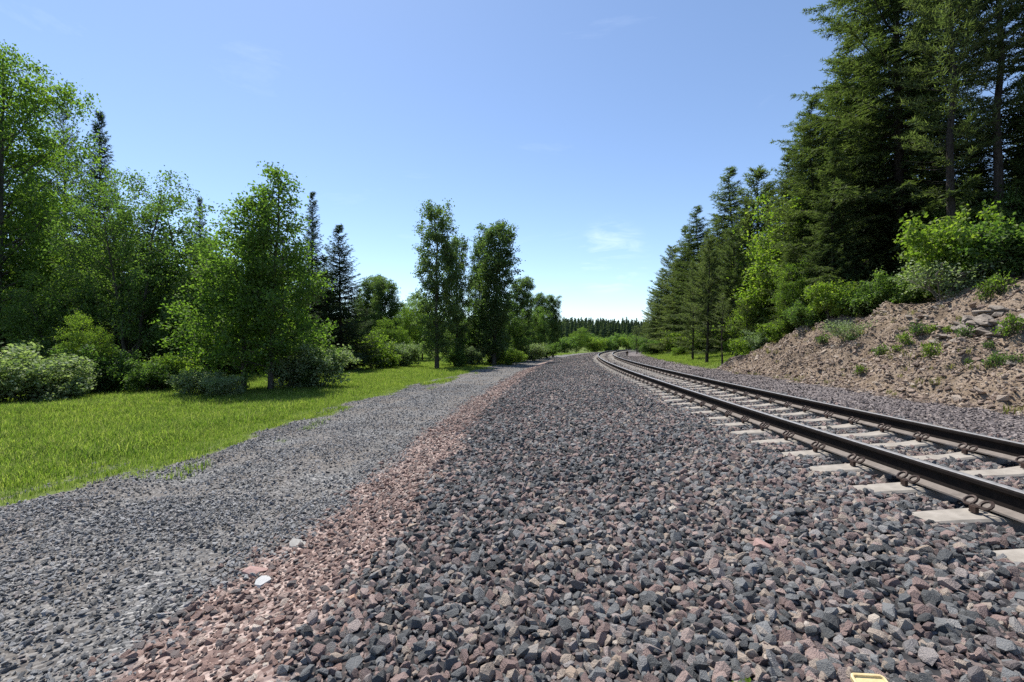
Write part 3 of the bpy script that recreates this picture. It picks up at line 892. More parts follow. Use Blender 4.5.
model('spruce_wide', 11.5, conifer(24, 11.5, 3.3, .03, .30, 8, .17, .05, .16, .28, M_SPRUCE, .15, 'spruce', .95))
model('pine_tall', 19.0, conifer(25, 19.0, 2.6, .22, .36, 6, .22, .045, .20, .12, M_PINE, .18, 'pine', .92, bare=.12))
model('pine_slim', 11.0, conifer(26, 11.0, 1.9, .06, .27, 6, .18, .045, .15, .12, M_PINE, .11, 'pine', .92, bare=.10))
model('pine_thin', 4.5, conifer(27, 4.5, .8, .2, .2, 4, .13, .02, .15, .1, M_PINE, .045, 'pine', .75, bare=.35))
model('shrub_pale', 1.6, broadleaf(31, 1.6, 1.35, .02, 26, .075, 9000, 'dome', .03, .6, .12, 5, .7, M_LEAF_PALE, k2=5, skirt=True))
model('shrub_lime', 2.0, broadleaf(32, 2.0, 1.3, .02, 28, .085, 8000, 'dome', .035, .6, .14, 5, .7, M_LEAF_LIME, k2=5, skirt=True))
model('shrub_green', 2.2, broadleaf(33, 2.2, 1.3, .02, 28, .09, 8000, 'dome', .035, .7, .15, 5, .7, M_LEAF_MID, k2=5, skirt=True))
model('maple_bush', 3.0, broadleaf(34, 3.0, 1.7, .04, 30, .115, 6500, 'dome', .045, .7, .16, 4, .7, M_LEAF_LIME, k2=5, skirt=True))
model('bush_grey', 1.2, broadleaf(35, 1.2, .8, .02, 30, .05, 2600, 'dome', .025, .9, .10, 5, .8, M_LEAF_PALE, bark=M_BARK_DEAD, k2=6, skirt=True))
model('weed', .45, broadleaf(36, .45, .32, .02, 12, .06, 420, 'dome', .008, .8, .05, 4, .8, M_LEAF_LIME, k2=4, skirt=True))
model('weed_dull', .40, broadleaf(37, .40, .30, .02, 12, .05, 420, 'dome', .008, .8, .05, 4, .8, M_LEAF_MID, k2=4, skirt=True))

def plant(name, key, x, y, h, label, cat, group=None, wide=1.0, rz=None, lean=(0, 0)):
    tr_, cr_, H = MODEL[key]
    o = empty(name, (x, y, gz(x, y) - .03), random.uniform(0, 6.28) if rz is None else rz)
    sc = h / H
    o.scale = (sc * wide, sc * wide, sc)
    o.rotation_euler[0], o.rotation_euler[1] = lean
    obj('trunk', tr_, o); obj('crown', cr_, o)
    return tag(o, label, cat, group)
def at(u, Y): return (u - 512) / F * Y
def tree_top(name, key, u, vtop, Y, label, group, wide=1.0, rz=None, lean=(0, 0), cat='tree'):
    """a tree standing Y metres ahead, its height following from where its tip shows"""
    x = at(u, Y)
    h = CAM_Z + (345.3 - vtop) / F * Y - gz(x, Y)
    return plant(name, key, x, Y, h, label, cat, group, wide, rz, lean)

# ------------------------------------------------------------------ trees along the meadow
GM = 'trees along the meadow edge'
GC = 'dark conifers rising behind the meadow trees'
tree_top('broadleaf_tree', 'cottonwood_big', -4, 42, 25, 'tallest yellow-green broadleaf tree at the meadow edge, behind the pale shrub', GM, .82, .4)
tree_top('broadleaf_tree', 'cottonwood_big', -105, 50, 26, 'tall broadleaf tree beyond the tallest meadow tree, mostly outside the photo', GM, 1.0, 2.2)
tree_top('broadleaf_tree', 'willow_broad', 132, 176, 24, 'broad round-topped green tree with several dark stems at the meadow edge', GM, .85, 1.0)
tree_top('broadleaf_tree', 'maple_loose', 200, 204, 27, 'round green tree between the broad many-stemmed tree and the twin-trunk aspens', GM, 1.1, .3)
tree_top('broadleaf_tree', 'aspen_round', 244, 186, 18.6, 'shorter aspen of the close pair standing alone in the meadow', GM, 1.05, .9)
tree_top('broadleaf_tree', 'aspen_tall', 271, 160, 18.4, 'taller pointed aspen of the close pair standing alone in the meadow', GM, 1.0, 2.0)
tree_top('broadleaf_tree', 'maple_loose', 60, 265, 22.5, 'lower leafy tree in the shade between the tallest tree and the broad tree', GM, 1.1, 4)
tree_top('broadleaf_tree', 'maple_loose', 165, 260, 28, 'shaded tree filling the gap behind the broad many-stemmed tree', GM, 1.2, 5)
tree_top('broadleaf_tree', 'maple_light', 98, 312, 18.8, 'young yellow-green tree in front of the broad many-stemmed tree', GM, .8, 5)
tree_top('spruce_tree', 'spruce_tall', 97, 110, 36, 'dark spruce spire showing above the broad many-stemmed tree', GC, .85, .2)
tree_top('pine_tree', 'pine_tall', 66, 108, 34, 'ragged pine top just beside the tallest meadow tree', GC, .9, 3.1)
tree_top('spruce_tree', 'spruce_tall', 197, 196, 40, 'small dark spruce tip peeking over the round green tree', GC, .8, 1.2)
tree_top('spruce_tree', 'spruce_tall', 262, 186, 42, 'spruce tip behind the gap between the two aspen tops', GC, .8, 2.2)
tree_top('spruce_tree', 'spruce_tall', 313, 190, 36, 'dark spruce leaning out behind the taller aspen', GC, .85, 3.3)
tree_top('spruce_tree', 'spruce_wide', 341, 224, 33, 'solid dark spruce standing clear beside the aspen pair', GC, 1.05, 4.0)
tree_top('spruce_tree', 'spruce_wide', 322, 255, 36, 'lower dark spruce tucked behind the solid dark spruce', GC, 1.1, .5)
tree_top('poplar_tree', 'poplar_full', 371, 274, 52, 'dark narrow poplar next to the solid dark spruce', GM, 1.1, .5)
tree_top('poplar_tree', 'poplar_full', 386, 277, 50, 'dark rounded poplar second from the solid dark spruce', GM, 1.15, 2.5)
tree_top('broadleaf_tree', 'maple_light', 403, 292, 56, 'light green tree in the gap between dark poplars and tall lone poplar', GM, .9, 1.5)
tree_top('broadleaf_tree', 'maple_loose', 421, 294, 60, 'mid green tree just behind the tall lone poplar', GM, 1.1, 3.5)
tree_top('broadleaf_tree', 'maple_light', 398, 318, 47, 'low pale green tree at the back of the meadow', GM, 1.2, 4.5)
tree_top('poplar_tree', 'poplar_open', 437, 203, 36, 'tall open lone poplar with a visible dark trunk in the meadow', GM, 1.0, .2)
tree_top('poplar_tree', 'poplar_open', 457, 236, 39, 'thinner poplar crowded against the tall lone poplar', GM, .85, 2.0)
tree_top('poplar_tree', 'poplar_full', 494, 219, 41, 'dense tall poplar with a rounded head beside the gravel road', GM, 1.0, .9)
tree_top('poplar_tree', 'poplar_open', 479, 240, 43, 'narrow poplar leaning on the dense rounded poplar', GM, .7, 3.9)
tree_top('broadleaf_tree', 'maple_loose', 470, 300, 44, 'leafy low tree between the tall lone poplar and the dense poplar', GM, 1.1, .7)
tree_top('broadleaf_tree', 'maple_loose', 452, 312, 42, 'low tree at the foot of the thinner poplar', GM, 1.0, 2.7)
tree_top('poplar_tree', 'poplar_full', 520, 276, 50, 'mid-height poplar stepping down after the dense tall poplar', GM, 1.05, .1)
tree_top('broadleaf_tree', 'maple_loose', 508, 295, 48, 'bushy tree under the mid-height poplar', GM, 1.1, 5.1)
tree_top('poplar_tree', 'poplar_full', 538, 292, 60, 'shorter poplar, next to last of the row along the road', GM, 1.0, 1.1)
tree_top('poplar_tree', 'poplar_full', 553, 295, 66, 'last dark poplar where the row along the road ends', GM, 1.0, 4.1)
tree_top('broadleaf_tree', 'maple_loose', 530, 305, 58, 'low tree filling the row before the last poplar', GM, 1.1, 2.1)
tree_top('broadleaf_tree', 'maple_light', 575, 327, 118, 'small light tree in the distance just past the last poplar', GM, 1.3, 1)
tree_top('broadleaf_tree', 'maple_loose', 588, 333, 128, 'smaller round tree farthest along the meadow, in front of distant forest', GM, 1.4, 2)
DG = 'trees deeper in the wood behind the meadow trees'
for (u, v, Y, key) in [(30, 150, 33, 'fir_mid'), (-40, 120, 32, 'spruce_tall'), (120, 225, 30, 'spruce_wide'), (160, 235, 33, 'maple_loose'), (225, 225, 33, 'maple_loose'), (285, 235, 31, 'spruce_wide'), (300, 265, 40, 'maple_loose'), (20, 230, 30, 'maple_loose'), (355, 300, 62, 'maple_loose'), (235, 260, 38, 'spruce_wide'), (190, 270, 30, 'maple_loose'), (75, 240, 31, 'maple_loose'), (412, 303, 72, 'maple_loose'), (360, 288, 58, 'spruce_wide'), (432, 310, 66, 'maple_loose')]:
    tree_top('conifer_tree' if key[0] in 'fs' else 'broadleaf_tree', key, u, v, Y, 'shaded tree standing deeper in the wood behind the meadow trees', DG, 1.3)
GB = 'bushes along the meadow edge'
for (u, Y, h, key, wd, lab) in [
    (28, 15.8, 1.35, 'shrub_pale', 1.25, 'wide pale grey-green willow shrub below the tallest meadow tree'),
    (-30, 15.4, 1.7, 'shrub_pale', 1.2, 'pale shrub partly cut by the photo edge beside the wide willow shrub'),
    (63, 16.6, 1.1, 'shrub_pale', 1.0, 'low end of the pale willow shrubs, nearest the young tree'),
    (112, 18.6, 1.5, 'shrub_green', .9, 'small dark green bush at the foot of the broad tree'),
    (170, 19.4, 1.4, 'shrub_lime', .9, 'bright green bush between broad tree and aspen pair'),
    (196, 17.0, .8, 'shrub_pale', 1.2, 'low pale flowering bush before the aspen pair on the shady side'),
    (222, 16.4, .65, 'shrub_pale', 1.1, 'low pale bush under the shorter aspen trunk'),
    (320, 19.5, 1.5, 'shrub_pale', 1.1, 'pale leafy bush on the sunny side under the taller aspen'),
    (300, 19.2, 1.0, 'shrub_green', 1.0, 'green bush touching the taller aspen trunk'),
    (287, 18.9, 1.1, 'shrub_pale', .9, 'small pale bush between taller aspen trunk and green bush'),
    (329, 31, 1.6, 'shrub_green', 1.2, 'dark bush at the foot of the solid dark spruce'),
    (371, 36, 2.6, 'shrub_lime', .9, 'bright pointed bush right of the solid dark spruce'),
    (390, 37, 1.2, 'shrub_lime', 1.1, 'small round light bush alone in the meadow grass'),
    (405, 40, 1.8, 'shrub_pale', 1.1, 'greyish bush between the round light bush and tall lone poplar'),
    (455, 38.5, 1.4, 'shrub_green', 1.1, 'green bush at the foot of the tall lone poplar'),
    (474, 41, 1.4, 'shrub_pale', 1.1, 'pale bush between tall lone poplar and dense poplar'),
    (512, 42, 1.2, 'shrub_lime', 1.3, 'yellow-green bush beside the road under the dense poplar'),
    (500, 43, 1.4, 'shrub_green', 1.2, 'dark green bush at the trunk of the dense poplar'),
    (534, 52, 1.6, 'shrub_pale', 1.3, 'pale low bush beside the road before the last poplars'),
    (548, 62, 1.8, 'shrub_green', 1.4, 'low dark bush beneath the last poplar of the row'),
    (150, 18.5, 1.2, 'shrub_green', 1.1, 'shaded bush below the broad many-stemmed tree'),
    (85, 18.9, 1.8, 'shrub_green', 1.1, 'dark bush behind the low end of the pale willow shrubs')]:
    plant('bush', key, at(u, Y), Y, h, lab, 'bush', GB, wd)
# ------------------------------------------------------------------ trees on the hillside beyond the track
GH = 'conifers on the hillside beyond the track'
for (nm, key, u, v, Y, wd, lab, ln) in [
    ('fir_tree', 'fir_big', 907, -190, 21.5, .98, 'giant fir with long drooping boughs towering over the bank', (0, 0)),
    ('pine_tree', 'pine_tall', 957, -130, 17.6, 1.1, 'tall pine with a bare dark leaning trunk just past the giant fir', (0, -.03)),
    ('pine_tree', 'pine_tall', 1008, -170, 17.5, 1.15, 'tall pine with dark leaning trunk near the edge of the photo', (0, -.05)),
    ('fir_tree', 'fir_mid', 1062, -60, 18, 1.3, 'fir beyond the pine with the leaning trunk, cut by the photo edge', (0, 0)),
    ('fir_tree', 'fir_mid', 812, 92, 24, 1.05, 'mid-sized fir whose pointed top stands just beside the giant fir', (0, 0)),
    ('fir_tree', 'fir_mid', 850, 30, 25, 1.1, 'fir half hidden behind the giant fir boughs', (0, 0)),
    ('fir_tree', 'fir_mid', 785, 150, 28, 1.0, 'fir behind the light green broadleaf tree on the slope', (0, 0)),
    ('pine_tree', 'pine_slim', 757, 168, 37, 1.5, 'blunt-topped pine beside the sharpest of the hillside spires', (0, 0)),
    ('fir_tree', 'fir_mid', 733, 163, 40, 1.3, 'sharp fir spire highest in the middle of the hillside row', (0, 0)),
    ('fir_tree', 'fir_mid', 716, 214, 44, 1.3, 'narrow fir one step down from the sharp spire', (0, 0)),
    ('fir_tree', 'fir_mid', 699, 203, 50, 1.3, 'fir standing up in the lower half of the hillside row', (0, 0)),
    ('fir_tree', 'fir_mid', 684, 226, 56, 1.3, 'fir third from the far end of the hillside row', (0, 0)),
    ('pine_tree', 'pine_slim', 672, 246, 62, 1.7, 'fir-shaped pine second from the far end of the hillside row', (0, 0)),
    ('fir_tree', 'fir_mid', 661, 268, 68, 1.3, 'small fir at the far end of the hillside row', (0, 0)),
    ('pine_tree', 'pine_slim', 654, 290, 74, 1.6, 'lowest pine closing the far end of the hillside row', (0, 0)),
    ('pine_tree', 'pine_slim', 708, 235, 31, 1.15, 'grey-green pine standing before the hillside row at the grass', (0, 0)),
    ('pine_tree', 'pine_slim', 736, 225, 29, 1.15, 'dense pine at the end of the bank behind the thin young pine', (0, 0)),
    ('pine_tree', 'pine_slim', 693, 262, 36, 1.1, 'slender pine behind the bright bushes by the grass', (0, 0)),
    ('pine_tree', 'pine_thin', 723, 296, 25.3, 1.4, 'thin young pine with bare lower stem at the toe of the bank', (0, 0)),
    ('pine_tree', 'pine_thin', 746, 300, 26.5, 1.7, 'young pine with dark stem on the low end of the bank', (0, 0)),
    ('fir_tree', 'fir_mid', 765, 255, 26.5, .9, 'small fir in front of the light green broadleaf tree', (0, 0)),
    ('fir_tree', 'fir_mid', 835, 140, 21, 1.0, 'fir in the lower boughs of the giant fir, above the bright bush', (0, 0)),
    ('fir_tree', 'fir_mid', 790, 240, 23, .95, 'low fir directly above the bank behind the green bushes', (0, 0)),
    ('fir_tree', 'spruce_tall', 935, 150, 23, 1.2, 'dark spruce between the giant fir and the leaning pine trunk', (0, 0)),
    ('fir_tree', 'spruce_tall', 985, 130, 22, 1.2, 'dark spruce between the two leaning pine trunks', (0, 0)),
    ]:
    tree_top(nm, key, u, v, Y, lab, GH, wd, None, ln)
for (u, v, Y, key, wd, lab) in [(772, 205, 27.5, 'maple_light', 1.15, 'light green broadleaf tree among the conifers on the slope'), (800, 262, 22.5, 'maple_light', .9, 'smaller light green tree below the mid-sized fir'),
    (752, 275, 27.0, 'maple_light', .9, 'pale green sapling tree at the low end of the bank'), (938, 200, 19, 'maple_loose', 1.0, 'dark leafy tree in the shade behind the maple bush'), (1000, 190, 18, 'maple_loose', 1.1, 'shaded leafy tree behind the maple bush near the photo edge')]:
    tree_top('broadleaf_tree', key, u, v, Y, lab, 'broadleaf trees among the hillside conifers', wd)
HG = 'dark conifers deeper in the hillside wood'
for (u, v, Y) in [(880, 60, 29), (918, 20, 31), (975, 140, 28), (1030, 90, 27), (1050, 30, 24), (830, 80, 31), (800, 120, 34), (770, 180, 38), (1110, -80, 20), (860, 60, 36), (1150, -90, 17), (745, 200, 46), (725, 222, 52), (706, 228, 58), (690, 240, 64), (676, 258, 72), (1230, -150, 14), (1020, 160, 21), (900, 150, 23), (955, 190, 25), (870, 170, 22), (668, 285, 80)]:
    tree_top('conifer_tree', random.choice(['spruce_tall', 'fir_mid']), u, v, Y, 'dark conifer standing deeper in the hillside wood behind the front trees', HG, 1.2)
GBB = 'bushes along the top of the bank'
for (u, Y, h, key, wd, lab) in [
    (962, 15.3, 2.6, 'maple_bush', .85, 'large sunlit maple bush on the brow of the bank'),
    (1003, 15.2, 1.5, 'maple_bush', .8, 'leafy bush just beyond the large sunlit maple bush'),
    (942, 15.2, 1.1, 'bush_grey', 1.3, 'grey twiggy bush below the large sunlit maple bush'),
    (830, 19.6, 1.4, 'shrub_lime', 1.0, 'bright green bush on the bank brow under the giant fir'),
    (858, 18.8, 1.2, 'shrub_green', 1.0, 'leafy bush beside the bright bush, nearer the fir trunk'),
    (880, 18.2, 1.3, 'shrub_green', 1.0, 'dark green bush at the giant fir trunk'),
    (805, 21.2, 1.2, 'shrub_green', 1.0, 'green bush at the middle of the bank brow'),
    (782, 23.2, 1.2, 'shrub_lime', 1.1, 'green bush on the lower brow below the light tree'),
    (765, 24.5, 1.1, 'shrub_pale', 1.2, 'dull low bush on the thin end of the bank brow'),
    (753, 25.8, 1.3, 'shrub_lime', 1.1, 'low lime bush where the bank fades out'),
    (846, 16.8, .75, 'bush_grey', 1.2, 'small grey sagebrush on the open bank face'),
    (910, 17.3, 1.2, 'shrub_green', 1.1, 'shaded bush at the brow between fir trunk and maple bush'),
    (1030, 14.2, 1.7, 'shrub_green', 1.2, 'shaded green bush on the brow at the photo edge'),
    (652, 60, 1.9, 'shrub_green', 1.3, 'dull green bush at the far tip of the grass'),
    (644, 78, 2.4, 'shrub_green', 1.2, 'brownish green scrub beside the far curve'),
    (638, 84, 3.0, 'shrub_green', .8, 'tall thin scrub farthest round the curve')]:
    plant('bush', key, at(u, Y), Y, h, lab, 'bush', GBB, wd)
for (u, Y, h, key, lab) in [(596, 118, 3.4, 'shrub_lime', 'light bush just past the small round meadow trees, before the far ridge'), (607, 126, 3.6, 'shrub_green', 'green bush second in the far row before the ridge forest'), (617, 132, 4.4, 'shrub_green', 'tallest green bush of the far row before the ridge forest'),
    (628, 128, 3.4, 'shrub_lime', 'light bush of the far row behind the curve of the track'), (566, 112, 3.6, 'shrub_green', 'dim bush touching the last poplar of the row'), (601, 150, 4.0, 'shrub_lime', 'bush set farther back in the far row')]:
    plant('bush', key, at(u, Y), Y, h, lab, 'bush', 'far row of bushes before the ridge', 1.2)
for (s_, a_, h, key, lab) in [(46, 13.2, 2.0, 'shrub_lime', 'big bright green bush at the top of the grass slope by the far curve'), (52, 12.6, 2.0, 'shrub_lime', 'bright bush past the big bush on the far grass slope'), (41, 14.2, 1.6, 'shrub_lime', 'bright bush on the grass slope nearest the slender pine'),
    (58, 12.4, 2.2, 'shrub_lime', 'bright bush farthest up the grass slope by the curve'), (48, 10.8, .8, 'shrub_lime', 'low bright tuft bush halfway down the grass slope'), (36, 12.6, 1.0, 'shrub_lime', 'small bright bush in the grass near the grey-green pine')]:
    x_, y_ = to_xy(s_, a_)
    plant('bush', key, float(x_), float(y_), h, lab, 'bush', GBB, 1.25)
tree_top('pine_tree', 'pine_thin', 637, 326, 70, 'thin dark pine beside the far curve in front of distant forest', GH, 1.6)
tree_top('pine_tree', 'pine_slim', 645, 322, 84, 'small pine behind the thin dark pine at the far curve', GH, 1.6)
GW = 'weeds growing on the bank'
for (u, Y, key, h, lab) in [(905, 13.6, 'weed', .45, 'small green weed low on the bank face'), (932, 12.2, 'weed', .5, 'bright weed in the middle of the bank rubble'), (1002, 12.9, 'weed', .75, 'leafy weed high on the bank below the brow'), (988, 13.2, 'weed', .6, 'weed next to the high leafy weed'), (1010, 10.9, 'weed', .6, 'bright weed beside the lower rock ledge'),
    (965, 12.0, 'weed_dull', .45, 'dull weed below the rock slabs'), (880, 14.5, 'weed_dull', .45, 'dull weed on the bare pink bank'), (995, 10.6, 'weed_dull', .45, 'dry weed in front of the lower rock ledge'), (918, 13.8, 'weed_dull', .5, 'dull weed above the bright rubble weed'), (822, 18.3, 'weed_dull', .5, 'weed tuft high on the thin part of the bank'), (860, 14.2, 'weed', .35, 'small weed near the toe of the bank')]:
    plant('weed', key, at(u, Y), Y, h * .7, lab, 'weed', GW, .62)
for k in range(16):
    s_ = rr.uniform(9, 22); a_ = TOE + rr.uniform(.3, .9) * float(bank_top(s_)[0]) / .72
    x_, y_ = to_xy(s_, a_)
    plant('weed', rr.choice(['weed', 'weed_dull']), float(x_), float(y_), rr.uniform(.14, .28), 'tiny weed sprig rooted in the loose rubble of the bank', 'weed', 'tiny weed sprigs on the bank', rr.uniform(.6, 1.0))
GW2 = 'seedlings sprouting from the ballast'
for (x, y, lab) in [(.82, 1.62, 'tiny green seedling in the near ballast at the bottom of the photo'), (.68, 1.58, 'tiny seedling sprouting beside a dark ballast stone'), ]:
    plant('seedling', 'weed', x, y, .085, lab, 'weed', GW2)

# ------------------------------------------------------------------ rock ledges in the bank
def ledge(name, u, Y, n, w, lab, seed):
    r = random.Random(seed)
    x0 = at(u, Y); z0 = gz(x0, Y)
    root = tag(empty(name, (x0, Y, z0), -heading(Y) - .15), lab, 'rock ledge', 'rock ledges in the bank')
    for k in range(n):
        me = hull_stone(seed * 31 + k, r.randint(12, 18), r.uniform(.35, .65), r.uniform(1.1, 1.6), 'rock_slab', M_LEDGE)
        o = obj('rock_slab', me, root)
        sx = w * r.uniform(.08, .27)
        row = k % 3
        px, py = r.uniform(-.25, .3) + row * .16, r.uniform(-.5, .5) * w
        c, s_ = math.cos(root.rotation_euler.z), math.sin(root.rotation_euler.z)
        zz = gz(x0 + px * c - py * s_, Y + px * s_ + py * c) - z0
        o.location = (px, py, zz + r.uniform(.0, .11))
        o.rotation_euler = (r.uniform(-.25, .25), r.uniform(-.45, .1), math.pi / 2 + r.uniform(-.7, .7))
        o.scale = (sx, sx * r.uniform(.7, 1.1), sx * r.uniform(.6, 1.0))
    return root
ledge('rock_ledge', 985, 12.0, 38, 1.9, 'broken ledge of pale stacked slabs in the upper bank', 41)
ledge('rock_ledge', 1022, 11.0, 26, 1.5, 'dark split ledge at the photo edge beside the bright weed', 42)
ledge('rock_ledge', 948, 12.8, 22, 1.5, 'low cluster of slabs beneath the grey twiggy bush', 43)
ledge('rock_ledge', 1018, 9.9, 9, 1.1, 'flat slabs lying at the toe of the bank', 44)
ledge('rock_ledge', 915, 14.8, 9, 1.0, 'few slabs poking out high on the bank under the shaded bush', 45)

# ------------------------------------------------------------------ single marked stones and litter
def lone(name, x, y, size, mat, lab, seed, flat=.55, long=1.5, n=20, cat='stone'):
    me = hull_stone(seed, n, flat, long, name, mat)
    o = obj(name, me)
    o.location = (x, y, gz(x, y) + size * .14)
    o.rotation_euler = (.1, .1, seed * .7); o.scale = (size,) * 3
    return tag(o, lab, cat)
lone('white_stone', -1.71, 3.23, .105, M_PALE, 'bright white angular stone on the seam of road and red gravel', 501)
lone('pale_stone', -1.79, 3.9, .11, M_TANROCK, 'flat whitish stone farther up the red gravel edge', 502, .35, 1.8)
lone('red_stone', -1.88, 3.42, .15, M_PINKROCK, 'reddish flat stone just behind the bright white stone', 503, .35, 1.3)
lone('orange_stone', -.92, 2.66, .09, M_ORANGEROCK, 'orange-brown stone at the dark ballast edge', 504, .7, 1.2)
lone('pink_stone', 1.53, 2.88, .125, M_PINKROCK, 'large smooth pink stone resting on the ballast', 505, .55, 1.6)
def yellow_plate():
    x, y = 1.27, 1.66
    bm = bmesh.new()
    w, d, rad = .058, .035, .016
    ring = []
    for cx, cy, a0 in ((w - rad, d - rad, 0), (-w + rad, d - rad, 90), (-w + rad, -d + rad, 180), (w - rad, -d + rad, 270)):
        for k in range(5):
            an = R_(a0 + k * 22.5); ring.append((cx, cy, rad, an))
    def loop(off, z): return [bm.verts.new((cx + (r_ + off) * math.cos(an), cy + (r_ + off) * math.sin(an), z)) for cx, cy, r_, an in ring]
    ls = [loop(.001, 0), loop(.002, .014), loop(-.002, .017), loop(-.007, .016), loop(-.009, .009)]
    for a_, b_ in zip(ls, ls[1:]):
        for i in range(len(a_)):
            j = (i + 1) % len(a_); bm.faces.new((a_[i], a_[j], b_[j], b_[i]))
    bm.faces.new(ls[-1]); bm.faces.new(ls[0][::-1])
    me = bpy.data.meshes.new('yellow_plate'); bm.to_mesh(me); bm.free(); me.materials.append(M_YEL)
    o = obj('yellow_plate', me)
    o.location = (x, y, gz(x, y) + .055); o.rotation_euler = (.30, .02, -.05)
    return tag(o, 'small pale yellow rounded plate with raised rim on the ballast', 'plate')
yellow_plate()
def trackside_box():
    x, y = at(627, 58), 58.0
    root = tag(empty('trackside_marker', (x, y, gz(x, y))), 'small dark marker post standing beside the track at the far curve', 'marker post')
    a = Acc()
    a.add(*tube([(0, 0, -.1), (0, 0, .28), (0, 0, .3)], np.array([.05, .05, .04]), 8)); obj('post', a.mesh('post', M_CLIP), root)
    b = Acc(); b.add(*tube([(0, 0, .26), (0, 0, .3), (0, 0, .56), (0, 0, .6)], np.array([.05, .15, .15, .06]), 8)); obj('head', b.mesh('head', M_CLIP), root)
trackside_box()

# ------------------------------------------------------------------ grass of the meadow
def tuft_mesh(seed, nb, rad, h, w):
    r = np.random.default_rng(seed)
    V = []; T = []
    for k in range(nb):
        an = r.uniform(0, 6.28); rr_ = rad * math.sqrt(r.random())
        b = np.array([rr_ * math.cos(an), rr_ * math.sin(an), -.02])
        ln = r.uniform(0, 6.28); bend = r.uniform(.1, .75); hh = h * r.uniform(.55, 1.25)
        dv = np.array([math.cos(ln), math.sin(ln), 0]); sv = np.array([-dv[1], dv[0], 0]) * w * .5
        m = b + dv * hh * bend * .3 + np.array([0, 0, hh * .6]); t = b + dv * hh * bend + np.array([0, 0, hh * (1 - .25 * bend)])
        i = len(V)
        V += [b - sv, b + sv, m + sv * .8, m - sv * .8, t]
        T += [(i, i + 1, i + 2), (i, i + 2, i + 3), (i + 3, i + 2, i + 4)]
    return mesh_np('grass_tuft', np.array(V), tris=np.array(T), mats=[M_GRASS])
tufts = [tuft_mesh(60 + k, 46, .18, .10 + .025 * k, .008) for k in range(4)]
gp = []
def grass_band(x0, x1, y0, y1, d, sc):
    X, Y = np.meshgrid(np.arange(x0, x1, d), np.arange(y0, y1, d))
    X = X.ravel() + rng.uniform(-.6, .6, X.size) * d; Y = Y.ravel() + rng.uniform(-.6, .6, Y.size) * d
    w = weights(X, Y)[0]
    k = (w + rng.uniform(-.48, .48, len(X)) > .5) & (np.abs(X) < Y * 1.096 + 2.5) & (Y > 2)
    X, Y = X[k], Y[k]
    hn = .55 + .9 * fbm(X * .35, Y * .35, 91)
    s_, a_ = to_sa(X, Y)
    near_edge = np.clip(np.abs(a_ - grass_edge(s_)) / 1.2, .55, 1)
    size = sc * hn * near_edge * rng.uniform(.6, 1.4, len(X)) * np.where(rng.random(len(X)) < .04, 1.5, 1)
    gp.append((X, Y, size, sc))
grass_band(-17, -4, 3.5, 14, .13, 1.0)
grass_band(-26, -3, 14, 26, .19, 1.15)
grass_band(-30, 4, 26, 50, .34, 1.5)
grass_band(-20, 40, 50, 110, .8, 2.2)
grass_band(8, 24, 24, 50, .3, 1.3)
GXx = np.concatenate([g[0] for g in gp]); GYy = np.concatenate([g[1] for g in gp]); GS = np.concatenate([g[2] for g in gp])
n = len(GXx)
scatter('meadow_grass', np.stack([GXx, GYy, terrain(GXx, GYy)], 1), np.stack([np.zeros(n), np.zeros(n), rng.uniform(0, 6.28, n)], 1),
        np.stack([np.minimum(GS * 1.15, 2.4), np.minimum(GS * 1.15, 2.4), np.minimum(GS, 1.35)], 1), rng.integers(0, 4, n), rng.random(n), tufts, 'short bright green grass of the meadow')

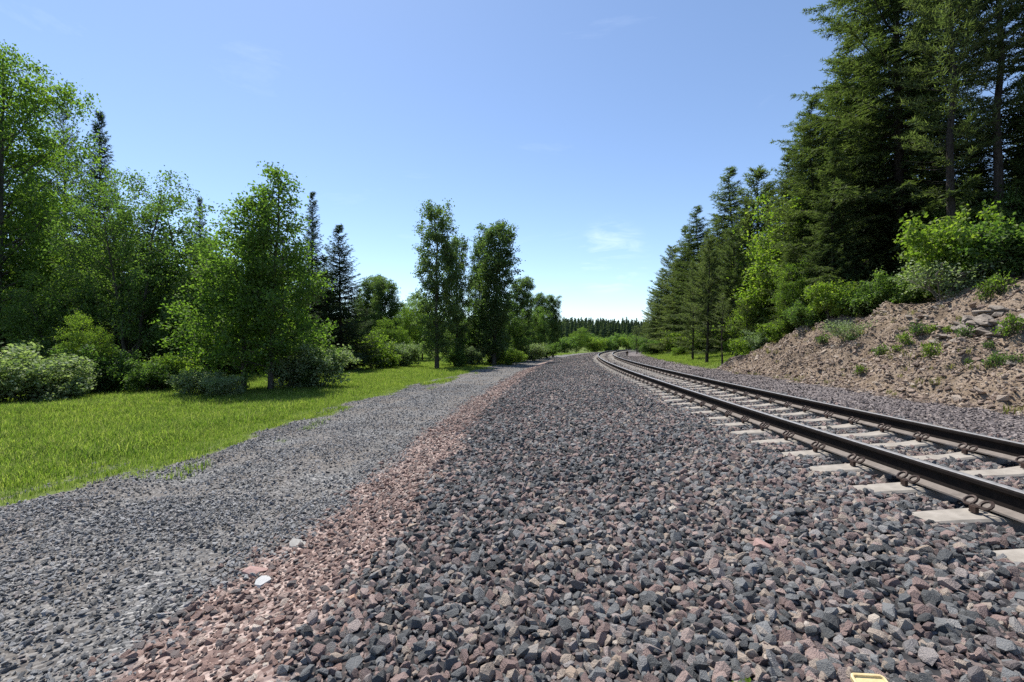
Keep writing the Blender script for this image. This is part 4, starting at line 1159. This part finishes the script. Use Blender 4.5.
# dry grass tufts on the bank face
S, A, X, Y = jgrid(6, 27, 8.6, 14.5, .33)
w5 = weights(X, Y)[5]
k = in_view(X, Y) & (w5 > .5) & (rng.random(len(X)) < .10 + .5 * sstep(.52, .7, fbm(S * .5, A * .6, 97)))
X, Y = X[k], Y[k]; n = len(X)
bt = [tuft_mesh(160 + k_, 26, .10, .13, .010) for k_ in range(3)]
for b_ in bt: b_.materials.clear(); b_.materials.append(M_DRYG)
sz = rng.uniform(.6, 1.5, n)
scatter('bank_grass', np.stack([X, Y, terrain(X, Y)], 1), np.stack([np.zeros(n), np.zeros(n), rng.uniform(0, 6.28, n)], 1), np.repeat(sz[:, None], 3, 1), rng.integers(0, 3, n), rng.random(n), bt, 'sparse dull grass tufts on the cut bank')

# ------------------------------------------------------------------ the far forest on the low ridge: one mass
def far_tree(seed):
    r = np.random.default_rng(seed)
    V = []; T = []
    for k in range(11):
        f = k / 11
        z = .10 + .88 * f; rad = .17 * (1 - f) ** .8 + .012
        for j in range(9):
            an = j * .698 + r.uniform(-.3, .3); l = rad * r.uniform(.6, 1.25)
            b = np.array([0, 0, z + .05]); t = np.array([math.cos(an) * l, math.sin(an) * l, z - .035 + r.uniform(-.02, .02)])
            sv = np.array([-math.sin(an), math.cos(an), 0]) * l * .38
            i = len(V); V += [b, t - sv - np.array([0, 0, .02]), t + sv * .9]; T.append((i, i + 1, i + 2))
    i = len(V); V += [[-.012, 0, 0], [.012, 0, 0], [0, 0, 1.02], [0, -.012, 0], [0, .012, 0], [0, 0, 1.01]]; T += [(i, i + 1, i + 2), (i + 3, i + 4, i + 5)]
    return mesh_np('far_conifer', np.array(V), tris=np.array(T), mats=[M_FARF])
fts = [far_tree(80 + k) for k in range(4)]
X, Y = np.meshgrid(np.arange(-160, 260, 4.2), np.arange(190, 330, 5.0))
X = X.ravel() + rng.uniform(-2.4, 2.4, X.size); Y = Y.ravel() + rng.uniform(-2.4, 2.4, Y.size)
n = len(X); hh = rng.uniform(7.0, 11.0, n) * (.75 + .5 * fbm(X * .03, Y * .03, 95))
scatter('distant_forest', np.stack([X, Y, terrain(X, Y) - .2], 1), np.stack([np.zeros(n), np.zeros(n), rng.uniform(0, 6.28, n)], 1),
        np.stack([hh * 1.1, hh * 1.1, hh], 1), rng.integers(0, 4, n), rng.random(n), fts, 'distant dark conifer forest on the low ridge at the end of the valley')
bpy.context.view_layer.update()
